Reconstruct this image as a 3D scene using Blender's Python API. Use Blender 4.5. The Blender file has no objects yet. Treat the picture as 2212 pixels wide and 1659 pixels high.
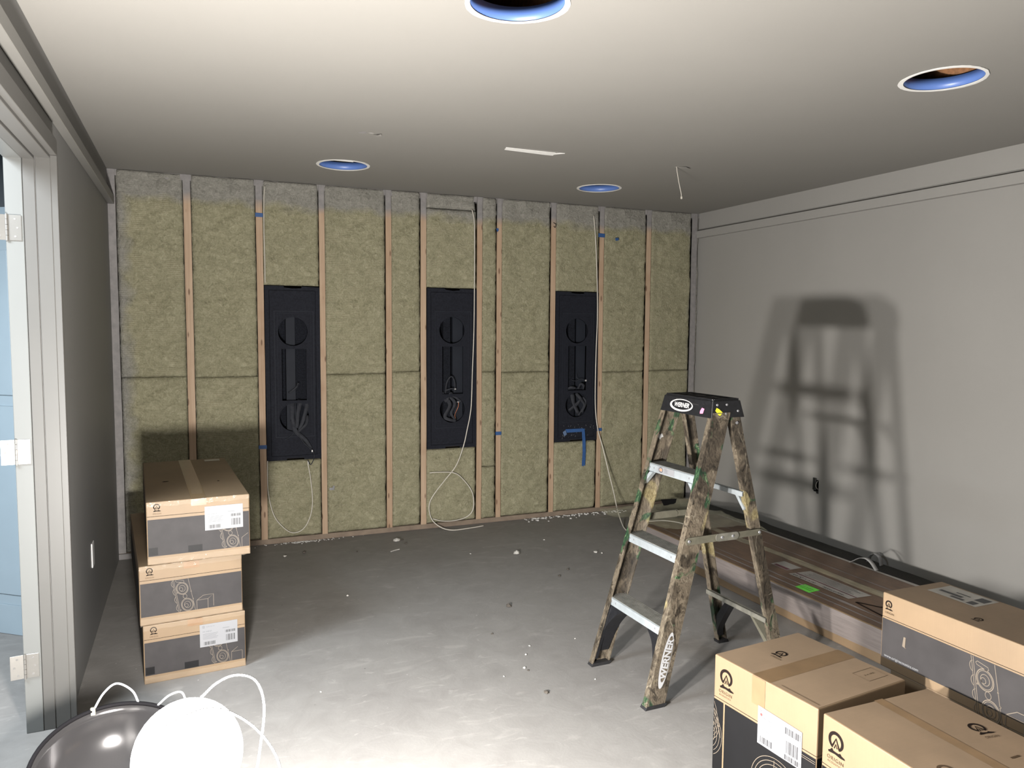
import bpy, bmesh, math, random
from mathutils import Vector, Matrix, noise
random.seed(7)
PI = math.pi
sc = bpy.context.scene
COL = sc.collection
H, D, L, R = 2.44, 5.338, -0.451, 3.94      # ceiling height, back wall, left wall, right wall
CAMZ = 1.4913

# ------------------------------------------------------------------ materials
def new_mat(name):
    m = bpy.data.materials.new(name); m.use_nodes = True
    nt = m.node_tree; b = nt.nodes['Principled BSDF']
    return m, nt, b
def N(nt, t, **kw):
    n = nt.nodes.new(t)
    for k, v in kw.items():
        if k in n.inputs: n.inputs[k].default_value = v
        else: setattr(n, k, v)
    return n
def lk(nt, a, b): nt.links.new(a, b)
KA = .60   # overall reflectance of the place
def c4(c): return (c[0], c[1], c[2], 1)
def ka(c): return tuple(x * KA for x in c)
def coords(nt, scale=(1, 1, 1), kind='Object'):
    tc = N(nt, 'ShaderNodeTexCoord'); mp = N(nt, 'ShaderNodeMapping'); mp.inputs['Scale'].default_value = scale
    lk(nt, tc.outputs[kind], mp.inputs['Vector']); return mp.outputs['Vector']
def noise_n(nt, vec, scale, detail=4, rough=.55, dist=0):
    n = N(nt, 'ShaderNodeTexNoise'); n.inputs['Scale'].default_value = scale; n.inputs['Detail'].default_value = detail
    n.inputs['Roughness'].default_value = rough; n.inputs['Distortion'].default_value = dist
    lk(nt, vec, n.inputs['Vector']); return n.outputs['Fac']
def ramp(nt, fac, stops):
    r = N(nt, 'ShaderNodeValToRGB'); e = r.color_ramp.elements
    while len(e) < len(stops): e.new(0.5)
    for i, (p, c) in enumerate(stops): e[i].position = p; e[i].color = c4(c) if len(c) == 3 else c
    lk(nt, fac, r.inputs['Fac']); return r.outputs['Color']
def mix(nt, fac, a, b, mode='MIX'):
    m = N(nt, 'ShaderNodeMix', data_type='RGBA', blend_type=mode)
    for s, v in ((0, fac), (6, a), (7, b)):
        if hasattr(v, 'links') or hasattr(v, 'is_linked'): lk(nt, v, m.inputs[s])
        else: m.inputs[s].default_value = v if s == 0 else c4(v)
    return m.outputs[2]
def dim(nt, c, k=None):
    k = KA if k is None else k
    return mix(nt, 1.0, c, (k, k, k), 'MULTIPLY')
def math_n(nt, op, a, b=None, clamp=False):
    m = N(nt, 'ShaderNodeMath', operation=op); m.use_clamp = clamp
    for i, v in enumerate((a, b)):
        if v is None: continue
        if hasattr(v, 'is_linked'): lk(nt, v, m.inputs[i])
        else: m.inputs[i].default_value = v
    return m.outputs[0]
def bump(nt, b, h, strength=.3, dist=.01):
    n = N(nt, 'ShaderNodeBump'); n.inputs['Strength'].default_value = strength; n.inputs['Distance'].default_value = dist
    lk(nt, h, n.inputs['Height']); lk(nt, n.outputs['Normal'], b.inputs['Normal'])
def simple(name, col, rough=.6, metal=0, var=.12, vscale=8, bumpv=0, bscale=60, spec=None, scale=(1, 1, 1), kind='Object'):
    m, nt, b = new_mat(name); col = ka(col)
    v = coords(nt, scale, kind)
    f = noise_n(nt, v, vscale)
    lo = tuple(x * (1 - var) for x in col); hi = tuple(min(1, x * (1 + var)) for x in col)
    lk(nt, ramp(nt, f, [(.3, lo), (.7, hi)]), b.inputs['Base Color'])
    b.inputs['Roughness'].default_value = rough; b.inputs['Metallic'].default_value = metal
    if spec is not None: b.inputs['Specular IOR Level'].default_value = spec
    if bumpv: bump(nt, b, noise_n(nt, v, bscale), bumpv, .002)
    return m

M = {}
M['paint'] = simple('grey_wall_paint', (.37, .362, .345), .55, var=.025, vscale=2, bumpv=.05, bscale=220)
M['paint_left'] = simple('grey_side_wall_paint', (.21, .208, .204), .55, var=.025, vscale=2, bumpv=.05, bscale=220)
M['ceil'] = simple('grey_ceiling_paint', (.292, .281, .260), .7, var=.02, vscale=1.5, bumpv=.05, bscale=220)
M['casing'] = simple('greige_casing_paint', (.100, .097, .091), .45, var=.02)
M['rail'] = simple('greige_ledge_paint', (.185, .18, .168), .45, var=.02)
M['jamb'] = simple('white_jamb_paint', (.165, .17, .165), .4, var=.01)
M['drywall_white'] = simple('raw_white_gypsum', (.93, .92, .89), .8, var=.05, vscale=40)
M['blue_ring'] = simple('blue_plastic', (.13, .24, .62), .4, var=.06)
M['dark_cavity'] = simple('dark_sheathing', (.035, .027, .02), .9, var=.3)
M['joist'] = simple('joist_wood', (.30, .14, .06), .7, var=.3, scale=(1, 8, 8))
M['other_wall'] = simple('dark_blue_grey_paint', (.20, .24, .27), .6, var=.03)
M['other_door'] = simple('pale_blue_door_paint', (.46, .56, .63), .45, var=.02)
M['black_abs'] = simple('black_abs_plastic', (.016, .018, .026), .75, var=.25, vscale=90, bumpv=.25, bscale=300, spec=.12)
M['black_foam'] = simple('black_speaker_foam', (.014, .016, .022), .9, var=.5, vscale=120, bumpv=.6, bscale=150, spec=.1)
M['black_smooth'] = simple('black_smooth_panel', (.022, .026, .036), .65, var=.1, spec=.15)
M['flap'] = simple('dark_grey_fabric', (.045, .048, .058), .8, var=.2, vscale=40, spec=.15)
M['cable'] = simple('white_cable_jacket', (.74, .70, .62), .4, var=.04)
M['wire_tip'] = simple('bright_wire_tip', (.9, .9, .9), .3, metal=.6, var=.02)
M['copper'] = simple('copper_wire', (.5, .2, .1), .35, metal=.8, var=.05)
M['tape_blue'] = simple('blue_painters_tape', (.025, .10, .30), .6, var=.12, vscale=30)
M['tape_blue_back'] = simple('blue_painters_tape_underside', (.12, .19, .33), .6, var=.12, vscale=30)
M['print_black'] = simple('black_print', (.0065, .0065, .0075), .5, var=.12, vscale=14, spec=.2)
M['print_grey'] = simple('worn_charcoal_print', (.042, .039, .040), .6, var=.16, vscale=12, spec=.2)
M['print_line'] = simple('pale_printed_line', (.19, .155, .118), .5, var=.05)
M['ink'] = simple('dark_ink', (.010, .006, .005), .7, var=.1, spec=.1)
M['ink_soft'] = simple('faint_brown_ink', (.10, .066, .040), .7, var=.1, spec=.1)
M['label'] = simple('white_label_paper', (.26, .265, .28), .45, var=.01)
M['label_dull'] = simple('label_under_plastic', (.42, .40, .36), .35, var=.15, vscale=30)
M['bars'] = simple('barcode_ink', (.06, .06, .065), .6, var=.05)
M['grey_ink'] = simple('light_grey_ink', (.15, .155, .17), .6, var=.02)
M['red_ink'] = simple('red_ink', (.75, .06, .06), .5, var=.03)
M['maroon_ink'] = simple('maroon_ink', (.14, .03, .05), .5, var=.05)
M['green_label'] = simple('fluorescent_green_label', (.16, .78, .07), .5, var=.02)
M['dark_green_ink'] = simple('dark_green_ink', (.04, .22, .02), .5, var=.02)
M['pink'] = simple('pink_sticker', (.95, .30, .52), .5, var=.03)
M['yellow'] = simple('yellow_sticker', (.85, .82, .05), .5, var=.03)
M['alu'] = simple('brushed_aluminium', (.60, .66, .70), .42, metal=.55, var=.10, vscale=25, scale=(3, 1, 1))
M['steel'] = simple('galvanised_steel', (.36, .35, .30), .45, metal=.6, var=.25, vscale=30)
M['tread'] = simple('worn_grey_tread', (.20, .195, .175), .6, metal=.2, var=.25, vscale=30)
M['olive_steel'] = simple('olive_coated_steel', (.20, .19, .145), .5, metal=.35, var=.15, vscale=30)
M['zinc'] = simple('rivet_zinc', (.40, .40, .42), .35, metal=.5, var=.1)
M['nickel'] = simple('satin_nickel_hinge', (.50, .48, .45), .32, metal=.85, var=.05)
M['hinge_lit'] = simple('lit_nickel_hinge', (.86, .83, .78), .4, metal=.3, var=.03)  # same nickel, lightened so the middle hinge looks brightly lit
M['screw'] = simple('screw_head', (.33, .32, .31), .4, metal=.6, var=.1)
M['ladder_black'] = simple('black_ladder_plastic', (.008, .0085, .011), .45, var=.4, vscale=60, bumpv=.2, bscale=200)
M['rubber'] = simple('black_rubber', (.012, .012, .014), .6, var=.3, vscale=60)
M['logo_white'] = simple('white_print', (.50, .50, .50), .5, var=.02)
M['oval_grey'] = simple('pale_grey_decal', (.50, .51, .53), .45, var=.06)
M['charcoal_ink'] = simple('charcoal_ink', (.06, .065, .07), .5, var=.1)
M['mat'] = simple('dark_rubber_mat', (.034, .033, .030), .85, var=.5, vscale=180, bumpv=.5, bscale=260)
M['strap'] = simple('pale_plastic_strap', (.42, .42, .42), .4, var=.06)
M['chip'] = simple('plaster_crumb', (.62, .60, .56), .8, var=.15, vscale=50)
M['chip_dark'] = simple('dark_crumb', (.10, .085, .07), .8, var=.4, vscale=50)
M['outlet'] = simple('black_outlet_box', (.015, .017, .018), .55, var=.3, vscale=60)
M['plate'] = simple('white_plate', (.80, .80, .80), .35, var=.01)
M['guard'] = simple('bright_guard_wire', (.82, .82, .84), .3, metal=.2, var=.02)
M['rim'] = simple('dark_rim', (.004, .0035, .0045), .8, metal=0, spec=.1, var=.1)
M['stand'] = simple('black_stand_steel', (.02, .02, .02), .45, metal=.4, var=.1)

def m_kraft(name, col, wear=.10):
    m, nt, b = new_mat(name); v = coords(nt); col = ka(col)
    f = noise_n(nt, v, 5, 6, .6); f2 = noise_n(nt, coords(nt, (1, 60, 1)), 6, 3)
    base = ramp(nt, f, [(.3, tuple(x * (1 - wear) for x in col)), (.7, tuple(min(1, x * (1 + wear)) for x in col))])
    lk(nt, mix(nt, .12, base, ramp(nt, f2, [(.35, tuple(x * .7 for x in col)), (.65, col)])), b.inputs['Base Color'])
    b.inputs['Roughness'].default_value = .62; bump(nt, b, f2, .05, .002); return m
M['kraft'] = m_kraft('kraft_cardboard', (.232, .158, .090))
M['kraft_lid'] = m_kraft('lid_kraft_cardboard', (.30, .212, .135), .14)  # kraft for the lids, toned separately from the carton sides
M['kraft_tape'] = simple('brown_packing_tape', (.235, .150, .078), .3, var=.10, vscale=20)
M['kraft_tape_front'] = simple('tan_packing_tape', (.25, .150, .082), .3, var=.06, vscale=20)
M['carton_brown'] = simple('reddish_brown_cardboard', (.16, .095, .058), .42, var=.3, vscale=9, scale=(9, 1, 9), bumpv=.15, bscale=20)
M['carton_seam'] = simple('glossy_tape_seam', (.34, .29, .19), .22, var=.3, vscale=6, scale=(6, 1, 6))
M['stretch'] = simple('cloudy_stretch_film', (.235, .205, .195), .4, var=.16, vscale=6, scale=(3, 1.0, 18), bumpv=.4, bscale=14)
M['film_edge'] = simple('pale_film_edge', (.40, .38, .35), .35, var=.12, vscale=20)
M['plate_wood'] = simple('dirty_sill_wood', (.26, .20, .15), .8, var=.2, vscale=12)

def m_clear(name, tint, alpha, rough=.12, bs=30, bstr=.6):
    m, nt, b = new_mat(name)
    b.inputs['Base Color'].default_value = c4(tint); b.inputs['Roughness'].default_value = rough
    b.inputs['Alpha'].default_value = alpha
    bump(nt, b, noise_n(nt, coords(nt), bs, 3), bstr, .004); return m
M['clear_tape'] = m_clear('clear_glossy_tape', (.5, .42, .33), .10, .16, 45, 1.0)
M['film'] = m_clear('crumpled_clear_film', (.34, .33, .24), .42, .22, 22, .5)

def m_wool():
    m, nt, b = new_mat('mineral_wool')
    tc = N(nt, 'ShaderNodeTexCoord'); v = tc.outputs['Object']
    big = noise_n(nt, v, 3, 3, .5); mid = noise_n(nt, v, 24, 6, .66, 1.6); fine = noise_n(nt, v, 120, 3, .6)
    vm = N(nt, 'ShaderNodeMapping'); vm.inputs['Scale'].default_value = (9, 1, 26); lk(nt, v, vm.inputs['Vector'])
    cl = noise_n(nt, vm.outputs['Vector'], 1.3, 4, .6, .8)
    c = ramp(nt, mid, [(.32, (.092, .083, .046)), (.45, (.190, .178, .106)), (.56, (.262, .250, .160)), (.70, (.43, .415, .300))])
    c = mix(nt, math_n(nt, 'MULTIPLY', big, .5), c, (.20, .205, .135))
    c = mix(nt, .35, c, ramp(nt, cl, [(.3, (.14, .132, .085)), (.7, (.33, .315, .225))]))
    c = mix(nt, .22, c, ramp(nt, fine, [(.3, (.10, .09, .05)), (.7, (.46, .43, .31))]))
    # dark fibre creases
    vo = N(nt, 'ShaderNodeTexVoronoi', feature='DISTANCE_TO_EDGE'); vo.inputs['Scale'].default_value = 9
    wv = N(nt, 'ShaderNodeVectorMath', operation='ADD'); nn = N(nt, 'ShaderNodeTexNoise'); nn.inputs['Scale'].default_value = 12
    lk(nt, v, nn.inputs['Vector']); sc_ = N(nt, 'ShaderNodeVectorMath', operation='SCALE'); sc_.inputs['Scale'].default_value = .22
    lk(nt, nn.outputs['Color'], sc_.inputs[0]); lk(nt, v, wv.inputs[0]); lk(nt, sc_.outputs[0], wv.inputs[1]); lk(nt, wv.outputs[0], vo.inputs['Vector'])
    cr = ramp(nt, vo.outputs['Distance'], [(0, (1, 1, 1)), (.035, (0, 0, 0))])
    msk = math_n(nt, 'MULTIPLY', cr, ramp(nt, noise_n(nt, v, 7, 3), [(.54, (0, 0, 0)), (.68, (.32, .32, .32))]))
    c = mix(nt, msk, c, (.075, .062, .036))
    # factory ribs pressed across some batts
    oi = N(nt, 'ShaderNodeObjectInfo'); wav = N(nt, 'ShaderNodeTexWave', bands_direction='Z'); wav.inputs['Scale'].default_value = 26
    wav.inputs['Distortion'].default_value = .8; wav.inputs['Detail'].default_value = 2; lk(nt, v, wav.inputs['Vector'])
    rm = math_n(nt, 'MULTIPLY', math_n(nt, 'GREATER_THAN', oi.outputs['Random'], .45), ramp(nt, noise_n(nt, v, 8, 3), [(.48, (0, 0, 0)), (.66, (.26, .26, .26))]))
    c = mix(nt, rm, c, ramp(nt, wav.outputs['Fac'], [(.3, (.20, .18, .11)), (.7, (.42, .395, .29))]))
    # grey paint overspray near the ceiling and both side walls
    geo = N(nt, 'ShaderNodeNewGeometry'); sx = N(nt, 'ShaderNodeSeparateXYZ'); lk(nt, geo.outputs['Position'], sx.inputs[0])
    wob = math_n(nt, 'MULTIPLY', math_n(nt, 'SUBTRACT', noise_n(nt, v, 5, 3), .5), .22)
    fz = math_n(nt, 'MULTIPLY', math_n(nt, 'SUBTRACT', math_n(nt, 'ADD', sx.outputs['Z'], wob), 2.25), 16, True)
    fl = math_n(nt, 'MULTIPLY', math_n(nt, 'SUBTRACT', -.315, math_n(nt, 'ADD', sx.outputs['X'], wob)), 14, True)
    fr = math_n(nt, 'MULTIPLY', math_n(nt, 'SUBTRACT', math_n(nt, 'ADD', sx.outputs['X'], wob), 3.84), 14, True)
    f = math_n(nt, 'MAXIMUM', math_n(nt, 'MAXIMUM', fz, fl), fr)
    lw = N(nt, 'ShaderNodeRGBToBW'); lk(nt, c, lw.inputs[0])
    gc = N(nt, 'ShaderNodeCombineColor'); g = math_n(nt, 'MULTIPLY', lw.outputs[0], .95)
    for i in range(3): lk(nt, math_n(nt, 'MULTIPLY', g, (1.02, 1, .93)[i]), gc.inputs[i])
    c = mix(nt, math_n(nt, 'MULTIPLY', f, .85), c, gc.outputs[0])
    c = dim(nt, c, .88); lk(nt, c, b.inputs['Base Color']); b.inputs['Roughness'].default_value = .95; b.inputs['Specular IOR Level'].default_value = .15
    hsum = math_n(nt, 'ADD', math_n(nt, 'MULTIPLY', mid, .7), math_n(nt, 'MULTIPLY', fine, .3))
    bump(nt, b, math_n(nt, 'SUBTRACT', hsum, math_n(nt, 'MULTIPLY', msk, .6)), .6, .022)
    return m
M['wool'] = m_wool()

def m_stud(name, grey_all):
    m, nt, b = new_mat(name); tc = N(nt, 'ShaderNodeTexCoord'); oi0 = N(nt, 'ShaderNodeObjectInfo'); av = N(nt, 'ShaderNodeVectorMath', operation='ADD'); cz = N(nt, 'ShaderNodeCombineXYZ')
    for i_ in range(3): lk(nt, math_n(nt, 'MULTIPLY', oi0.outputs['Random'], (13.7, 5.1, 37.3)[i_]), cz.inputs[i_])
    lk(nt, tc.outputs['Object'], av.inputs[0]); lk(nt, cz.outputs[0], av.inputs[1]); v = av.outputs[0]
    mp = N(nt, 'ShaderNodeMapping'); mp.inputs['Scale'].default_value = (60, 30, 1.6); lk(nt, v, mp.inputs['Vector'])
    oi = N(nt, 'ShaderNodeObjectInfo')
    g = noise_n(nt, mp.outputs['Vector'], 2, 4)
    wood = ramp(nt, g, [(.3, (.47, .33, .215)), (.7, (.64, .485, .345))])
    wood = mix(nt, ramp(nt, noise_n(nt, v, 3.2, 3), [(.55, (0, 0, 0)), (.72, (.5, .5, .5))]), wood, (.35, .21, .12))
    wood = mix(nt, math_n(nt, 'MULTIPLY', oi.outputs['Random'], .45), wood, (.40, .235, .13))
    vo = N(nt, 'ShaderNodeTexVoronoi'); vo.inputs['Scale'].default_value = 1
    m2 = N(nt, 'ShaderNodeMapping'); m2.inputs['Scale'].default_value = (22, 8, 6); lk(nt, v, m2.inputs['Vector']); lk(nt, m2.outputs['Vector'], vo.inputs['Vector'])
    wood = mix(nt, ramp(nt, vo.outputs['Distance'], [(.10, (.85, .85, .85)), (.17, (0, 0, 0))]), wood, (.17, .09, .05))
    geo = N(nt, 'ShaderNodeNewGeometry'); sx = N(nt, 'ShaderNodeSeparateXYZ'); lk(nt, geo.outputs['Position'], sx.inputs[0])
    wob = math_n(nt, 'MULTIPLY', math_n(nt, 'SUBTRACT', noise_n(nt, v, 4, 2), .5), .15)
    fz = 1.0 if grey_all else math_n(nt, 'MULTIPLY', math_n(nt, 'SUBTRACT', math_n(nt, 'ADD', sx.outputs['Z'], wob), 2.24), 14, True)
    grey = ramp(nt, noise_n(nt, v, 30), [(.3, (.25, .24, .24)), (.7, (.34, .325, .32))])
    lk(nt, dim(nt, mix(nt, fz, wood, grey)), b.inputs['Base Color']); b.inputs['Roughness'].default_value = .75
    bump(nt, b, g, .2, .002); return m
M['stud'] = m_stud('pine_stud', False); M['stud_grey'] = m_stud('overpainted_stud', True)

def m_floor():
    m, nt, b = new_mat('concrete_slab'); tc = N(nt, 'ShaderNodeTexCoord'); v = tc.outputs['Object']
    a = noise_n(nt, v, 1.3, 5, .6, .4); f = noise_n(nt, v, 9, 6, .65, .8)
    c = ramp(nt, a, [(.3, (.205, .195, .188)), (.5, (.245, .236, .226)), (.72, (.285, .276, .264))])
    c = mix(nt, .45, c, ramp(nt, f, [(.3, (.205, .195, .187)), (.7, (.30, .292, .28))]))
    mp = N(nt, 'ShaderNodeMapping'); mp.inputs['Scale'].default_value = (2.2, 5.5, 1); mp.inputs['Rotation'].default_value = (0, 0, .35); lk(nt, v, mp.inputs['Vector'])
    s = noise_n(nt, mp.outputs['Vector'], 1.6, 6, .62, 1.6)
    c = mix(nt, ramp(nt, s, [(.58, (0, 0, 0)), (.67, (.36, .36, .36))]), c, (.38, .367, .348))
    s2 = noise_n(nt, mp.outputs['Vector'], 3.1, 5, .6, 2.2)
    c = mix(nt, ramp(nt, s2, [(.64, (0, 0, 0)), (.70, (.4, .4, .4))]), c, (.40, .39, .37))
    d = noise_n(nt, v, 2.7, 4, .6, .6)
    c = mix(nt, ramp(nt, d, [(.62, (0, 0, 0)), (.74, (.45, .45, .45))]), c, (.17, .165, .16))
    vo = N(nt, 'ShaderNodeTexVoronoi'); vo.inputs['Scale'].default_value = 12; lk(nt, v, vo.inputs['Vector'])
    sel = N(nt, 'ShaderNodeSeparateColor'); lk(nt, vo.outputs['Color'], sel.inputs[0])
    dot = math_n(nt, 'MULTIPLY', math_n(nt, 'LESS_THAN', vo.outputs['Distance'], .045), math_n(nt, 'GREATER_THAN', sel.outputs[0], .80))
    c = mix(nt, math_n(nt, 'MULTIPLY', dot, .8), c, (.52, .51, .49))
    dot2 = math_n(nt, 'MULTIPLY', math_n(nt, 'LESS_THAN', vo.outputs['Distance'], .05), math_n(nt, 'LESS_THAN', sel.outputs[0], .10))
    c = mix(nt, math_n(nt, 'MULTIPLY', dot2, .7), c, (.10, .095, .09))
    lk(nt, dim(nt, c, .64), b.inputs['Base Color'])
    b.inputs['Roughness'].default_value = .55; b.inputs['Specular IOR Level'].default_value = .35
    bump(nt, b, math_n(nt, 'ADD', f, math_n(nt, 'MULTIPLY', noise_n(nt, v, 90, 3), .25)), .12, .01); return m
M['floor'] = m_floor()

def m_camo():
    m, nt, b = new_mat('woodland_camouflage'); tc = N(nt, 'ShaderNodeTexCoord'); v = tc.outputs['Object']
    oi = N(nt, 'ShaderNodeObjectInfo'); of = N(nt, 'ShaderNodeVectorMath', operation='ADD'); lk(nt, v, of.inputs[0])
    cx = N(nt, 'ShaderNodeCombineXYZ'); lk(nt, math_n(nt, 'MULTIPLY', oi.outputs['Random'], 17), cx.inputs[2]); lk(nt, cx.outputs[0], of.inputs[1])
    mp = N(nt, 'ShaderNodeMapping'); mp.inputs['Scale'].default_value = (1, 1, .42); lk(nt, of.outputs[0], mp.inputs['Vector']); w = mp.outputs['Vector']
    a = noise_n(nt, w, 15, 6, .72, 2.2)
    c = ramp(nt, a, [(.36, (.012, .010, .009)), (.44, (.085, .066, .048)), (.50, (.25, .205, .15)), (.56, (.10, .078, .058)), (.62, (.30, .255, .19)), (.70, (.42, .365, .28))])
    bb = noise_n(nt, w, 55, 4, .7, 2.5)
    c = mix(nt, .30, c, ramp(nt, bb, [(.38, (.02, .016, .013)), (.62, (.36, .31, .23))]))
    d = noise_n(nt, of.outputs[0], 5.5, 3, .55, .5)
    c = mix(nt, ramp(nt, d, [(.52, (0, 0, 0)), (.57, (.75, .75, .75))]), c, ramp(nt, bb, [(.4, (.010, .009, .008)), (.6, (.075, .06, .045))]))
    g = noise_n(nt, of.outputs[0], 6.3, 3, .5, .9)
    leaf = ramp(nt, noise_n(nt, w, 40, 3, .6, 2.6), [(.35, (.008, .026, .015)), (.52, (.028, .082, .042)), (.64, (.12, .22, .10)), (.72, (.36, .42, .25))])
    c = mix(nt, ramp(nt, g, [(.605, (0, 0, 0)), (.63, (.9, .9, .9))]), c, leaf)
    y = noise_n(nt, of.outputs[0], 5.1, 2, .5, .4)
    c = mix(nt, ramp(nt, y, [(.65, (0, 0, 0)), (.68, (.7, .7, .7))]), c, ramp(nt, bb, [(.4, (.22, .17, .07)), (.6, (.52, .45, .24))]))
    for sc_, lo, hi, col in ((7, .005, .010, (.34, .30, .23)), (11, .004, .009, (.012, .010, .008))):
        vo = N(nt, 'ShaderNodeTexVoronoi', feature='DISTANCE_TO_EDGE'); vo.inputs['Scale'].default_value = sc_
        sk = N(nt, 'ShaderNodeVectorMath', operation='ADD'); nn = N(nt, 'ShaderNodeTexNoise'); nn.inputs['Scale'].default_value = 14; lk(nt, w, nn.inputs['Vector'])
        s2 = N(nt, 'ShaderNodeVectorMath', operation='SCALE'); s2.inputs['Scale'].default_value = .07; lk(nt, nn.outputs['Color'], s2.inputs[0]); lk(nt, w, sk.inputs[0]); lk(nt, s2.outputs[0], sk.inputs[1]); lk(nt, sk.outputs[0], vo.inputs['Vector'])
        c = mix(nt, math_n(nt, 'MULTIPLY', ramp(nt, vo.outputs['Distance'], [(lo, (1, 1, 1)), (hi, (0, 0, 0))]), ramp(nt, noise_n(nt, of.outputs[0], 13 + sc_, 2), [(.48, (0, 0, 0)), (.56, (.65, .65, .65))])), c, col)
    lk(nt, dim(nt, c, .44), b.inputs['Base Color']); b.inputs['Roughness'].default_value = .36
    return m
M['camo'] = m_camo()

def m_bowl():
    m, nt, b = new_mat('smoky_glossy_reflector'); b.inputs['Base Color'].default_value = (.030, .029, .030, 1)
    b.inputs['Metallic'].default_value = .5; b.inputs['Roughness'].default_value = .16; b.inputs['Specular IOR Level'].default_value = .5
    bump(nt, b, noise_n(nt, coords(nt), 7, 2), .10, .01); return m
M['bowl'] = m_bowl()
def m_globe():
    m, nt, b = new_mat('frosted_lamp_globe'); out = nt.nodes['Material Output']
    tr = N(nt, 'ShaderNodeBsdfTransparent'); em = N(nt, 'ShaderNodeEmission'); em.inputs['Strength'].default_value = 30
    em.inputs['Color'].default_value = (1, .985, .96, 1)
    mx = N(nt, 'ShaderNodeMixShader'); mx.inputs[0].default_value = .45
    lk(nt, tr.outputs[0], mx.inputs[1]); lk(nt, em.outputs[0], mx.inputs[2]); lk(nt, mx.outputs[0], out.inputs['Surface']); nt.nodes.remove(b); return m
M['globe'] = m_globe()

# ------------------------------------------------------------------ geometry helpers
def empty(name, label, cat, loc=(0, 0, 0), rz=0, group=None):
    o = bpy.data.objects.new(name, None); COL.objects.link(o); o.empty_display_size = .05
    o.location = loc; o.rotation_euler = (0, 0, rz); o['label'] = label; o['category'] = cat
    if group: o['group'] = group
    return o
def tag(o, label, cat, group=None, kind=None):
    o['label'] = label; o['category'] = cat
    if group: o['group'] = group
    if kind: o['kind'] = kind
    return o
def obj(name, bm, mat, parent=None, smooth=False, world=False):
    me = bpy.data.meshes.new(name)
    if world and parent is not None: bmesh.ops.translate(bm, verts=bm.verts, vec=-Vector(parent.location))
    bmesh.ops.recalc_face_normals(bm, faces=bm.faces)
    if smooth:
        for f in bm.faces: f.smooth = True
    bm.to_mesh(me); bm.free(); me.materials.append(mat)
    o = bpy.data.objects.new(name, me); COL.objects.link(o)
    if parent is not None: o.parent = parent
    return o
def centre_origin(o):
    """move a top-level mesh's origin to its base centre"""
    vs = [v.co for v in o.data.vertices]
    c = Vector(((min(v.x for v in vs) + max(v.x for v in vs)) / 2, (min(v.y for v in vs) + max(v.y for v in vs)) / 2, min(v.z for v in vs)))
    for v in o.data.vertices: v.co -= c
    o.location = c; return o
def struct(name, bm, mat, parent=None, label=None):
    o = obj(name, bm, mat, parent)
    o['kind'] = 'structure'
    if label: o['label'] = label
    return o
BM = bmesh.new
def box(bm, x0, x1, y0, y1, z0, z1, bev=0, seg=1):
    g = bmesh.ops.create_cube(bm, size=1)
    vs = g['verts']
    for v in vs: v.co = Vector((x0 + (v.co.x + .5) * (x1 - x0), y0 + (v.co.y + .5) * (y1 - y0), z0 + (v.co.z + .5) * (z1 - z0)))
    if bev:
        es = list({e for v in vs for e in v.link_edges})
        bmesh.ops.bevel(bm, geom=es, offset=bev, segments=seg, affect='EDGES', profile=.5)
    return bm
def B(*a, **k): return box(BM(), *a, **k)
def hexa(bm, p):
    """8 points: bottom 4 then top 4 (same winding)"""
    v = [bm.verts.new(q) for q in p]
    for f in ((0, 1, 2, 3), (7, 6, 5, 4), (0, 4, 5, 1), (1, 5, 6, 2), (2, 6, 7, 3), (3, 7, 4, 0)): bm.faces.new([v[i] for i in f])
    return bm
def prism(bm, pts, d):
    """closed polygon pts (3-D) swept by vector d"""
    a = [bm.verts.new(p) for p in pts]; b = [bm.verts.new(Vector(p) + Vector(d)) for p in pts]; n = len(pts)
    bm.faces.new(a); bm.faces.new(b[::-1])
    for i in range(n): bm.faces.new((a[i], a[(i + 1) % n], b[(i + 1) % n], b[i]))
    return bm
def loft(bm, sec0, sec1):
    """closed section sec0 joined to sec1 (lists of 3-D points), capped"""
    a = [bm.verts.new(p) for p in sec0]; b = [bm.verts.new(p) for p in sec1]; n = len(a)
    for i in range(n): bm.faces.new((a[i], a[(i + 1) % n], b[(i + 1) % n], b[i]))
    bm.faces.new(a[::-1]); bm.faces.new(b); return bm
def catmull(pts, n=8, closed=False):
    P = [Vector(p) for p in pts]; out = []; m = len(P)
    rng = range(m if closed else m - 1)
    for i in rng:
        p0 = P[(i - 1) % m] if closed or i > 0 else P[0] * 2 - P[1]
        p1, p2 = P[i], P[(i + 1) % m]
        p3 = P[(i + 2) % m] if closed or i + 2 < m else P[-1] * 2 - P[-2]
        for k in range(n):
            t = k / n
            out.append(.5 * ((2 * p1) + (-p0 + p2) * t + (2 * p0 - 5 * p1 + 4 * p2 - p3) * t * t + (-p0 + 3 * p1 - 3 * p2 + p3) * t ** 3))
    if not closed: out.append(P[-1])
    return out
def tube(bm, pts, r, k=8, closed=False, taper=None):
    n = len(pts); P = [Vector(p) for p in pts]; rings = []; up = None
    for i in range(n):
        t = (P[(i + 1) % n] - P[i - 1]) if closed else (P[min(i + 1, n - 1)] - P[max(i - 1, 0)])
        t.normalize()
        if up is None: up = Vector((0, 0, 1)) if abs(t.z) < .9 else Vector((1, 0, 0))
        a = (up - t * up.dot(t)).normalized(); up = a; b = t.cross(a); rr = r if taper is None else taper(i / (n - 1)) * r
        rings.append([bm.verts.new(P[i] + a * math.cos(2 * PI * j / k) * rr + b * math.sin(2 * PI * j / k) * rr) for j in range(k)])
    for i in range(n if closed else n - 1):
        A, C = rings[i], rings[(i + 1) % n]
        for j in range(k): bm.faces.new((A[j], A[(j + 1) % k], C[(j + 1) % k], C[j]))
    if not closed: bm.faces.new(rings[0][::-1]); bm.faces.new(rings[-1])
    return bm
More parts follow.
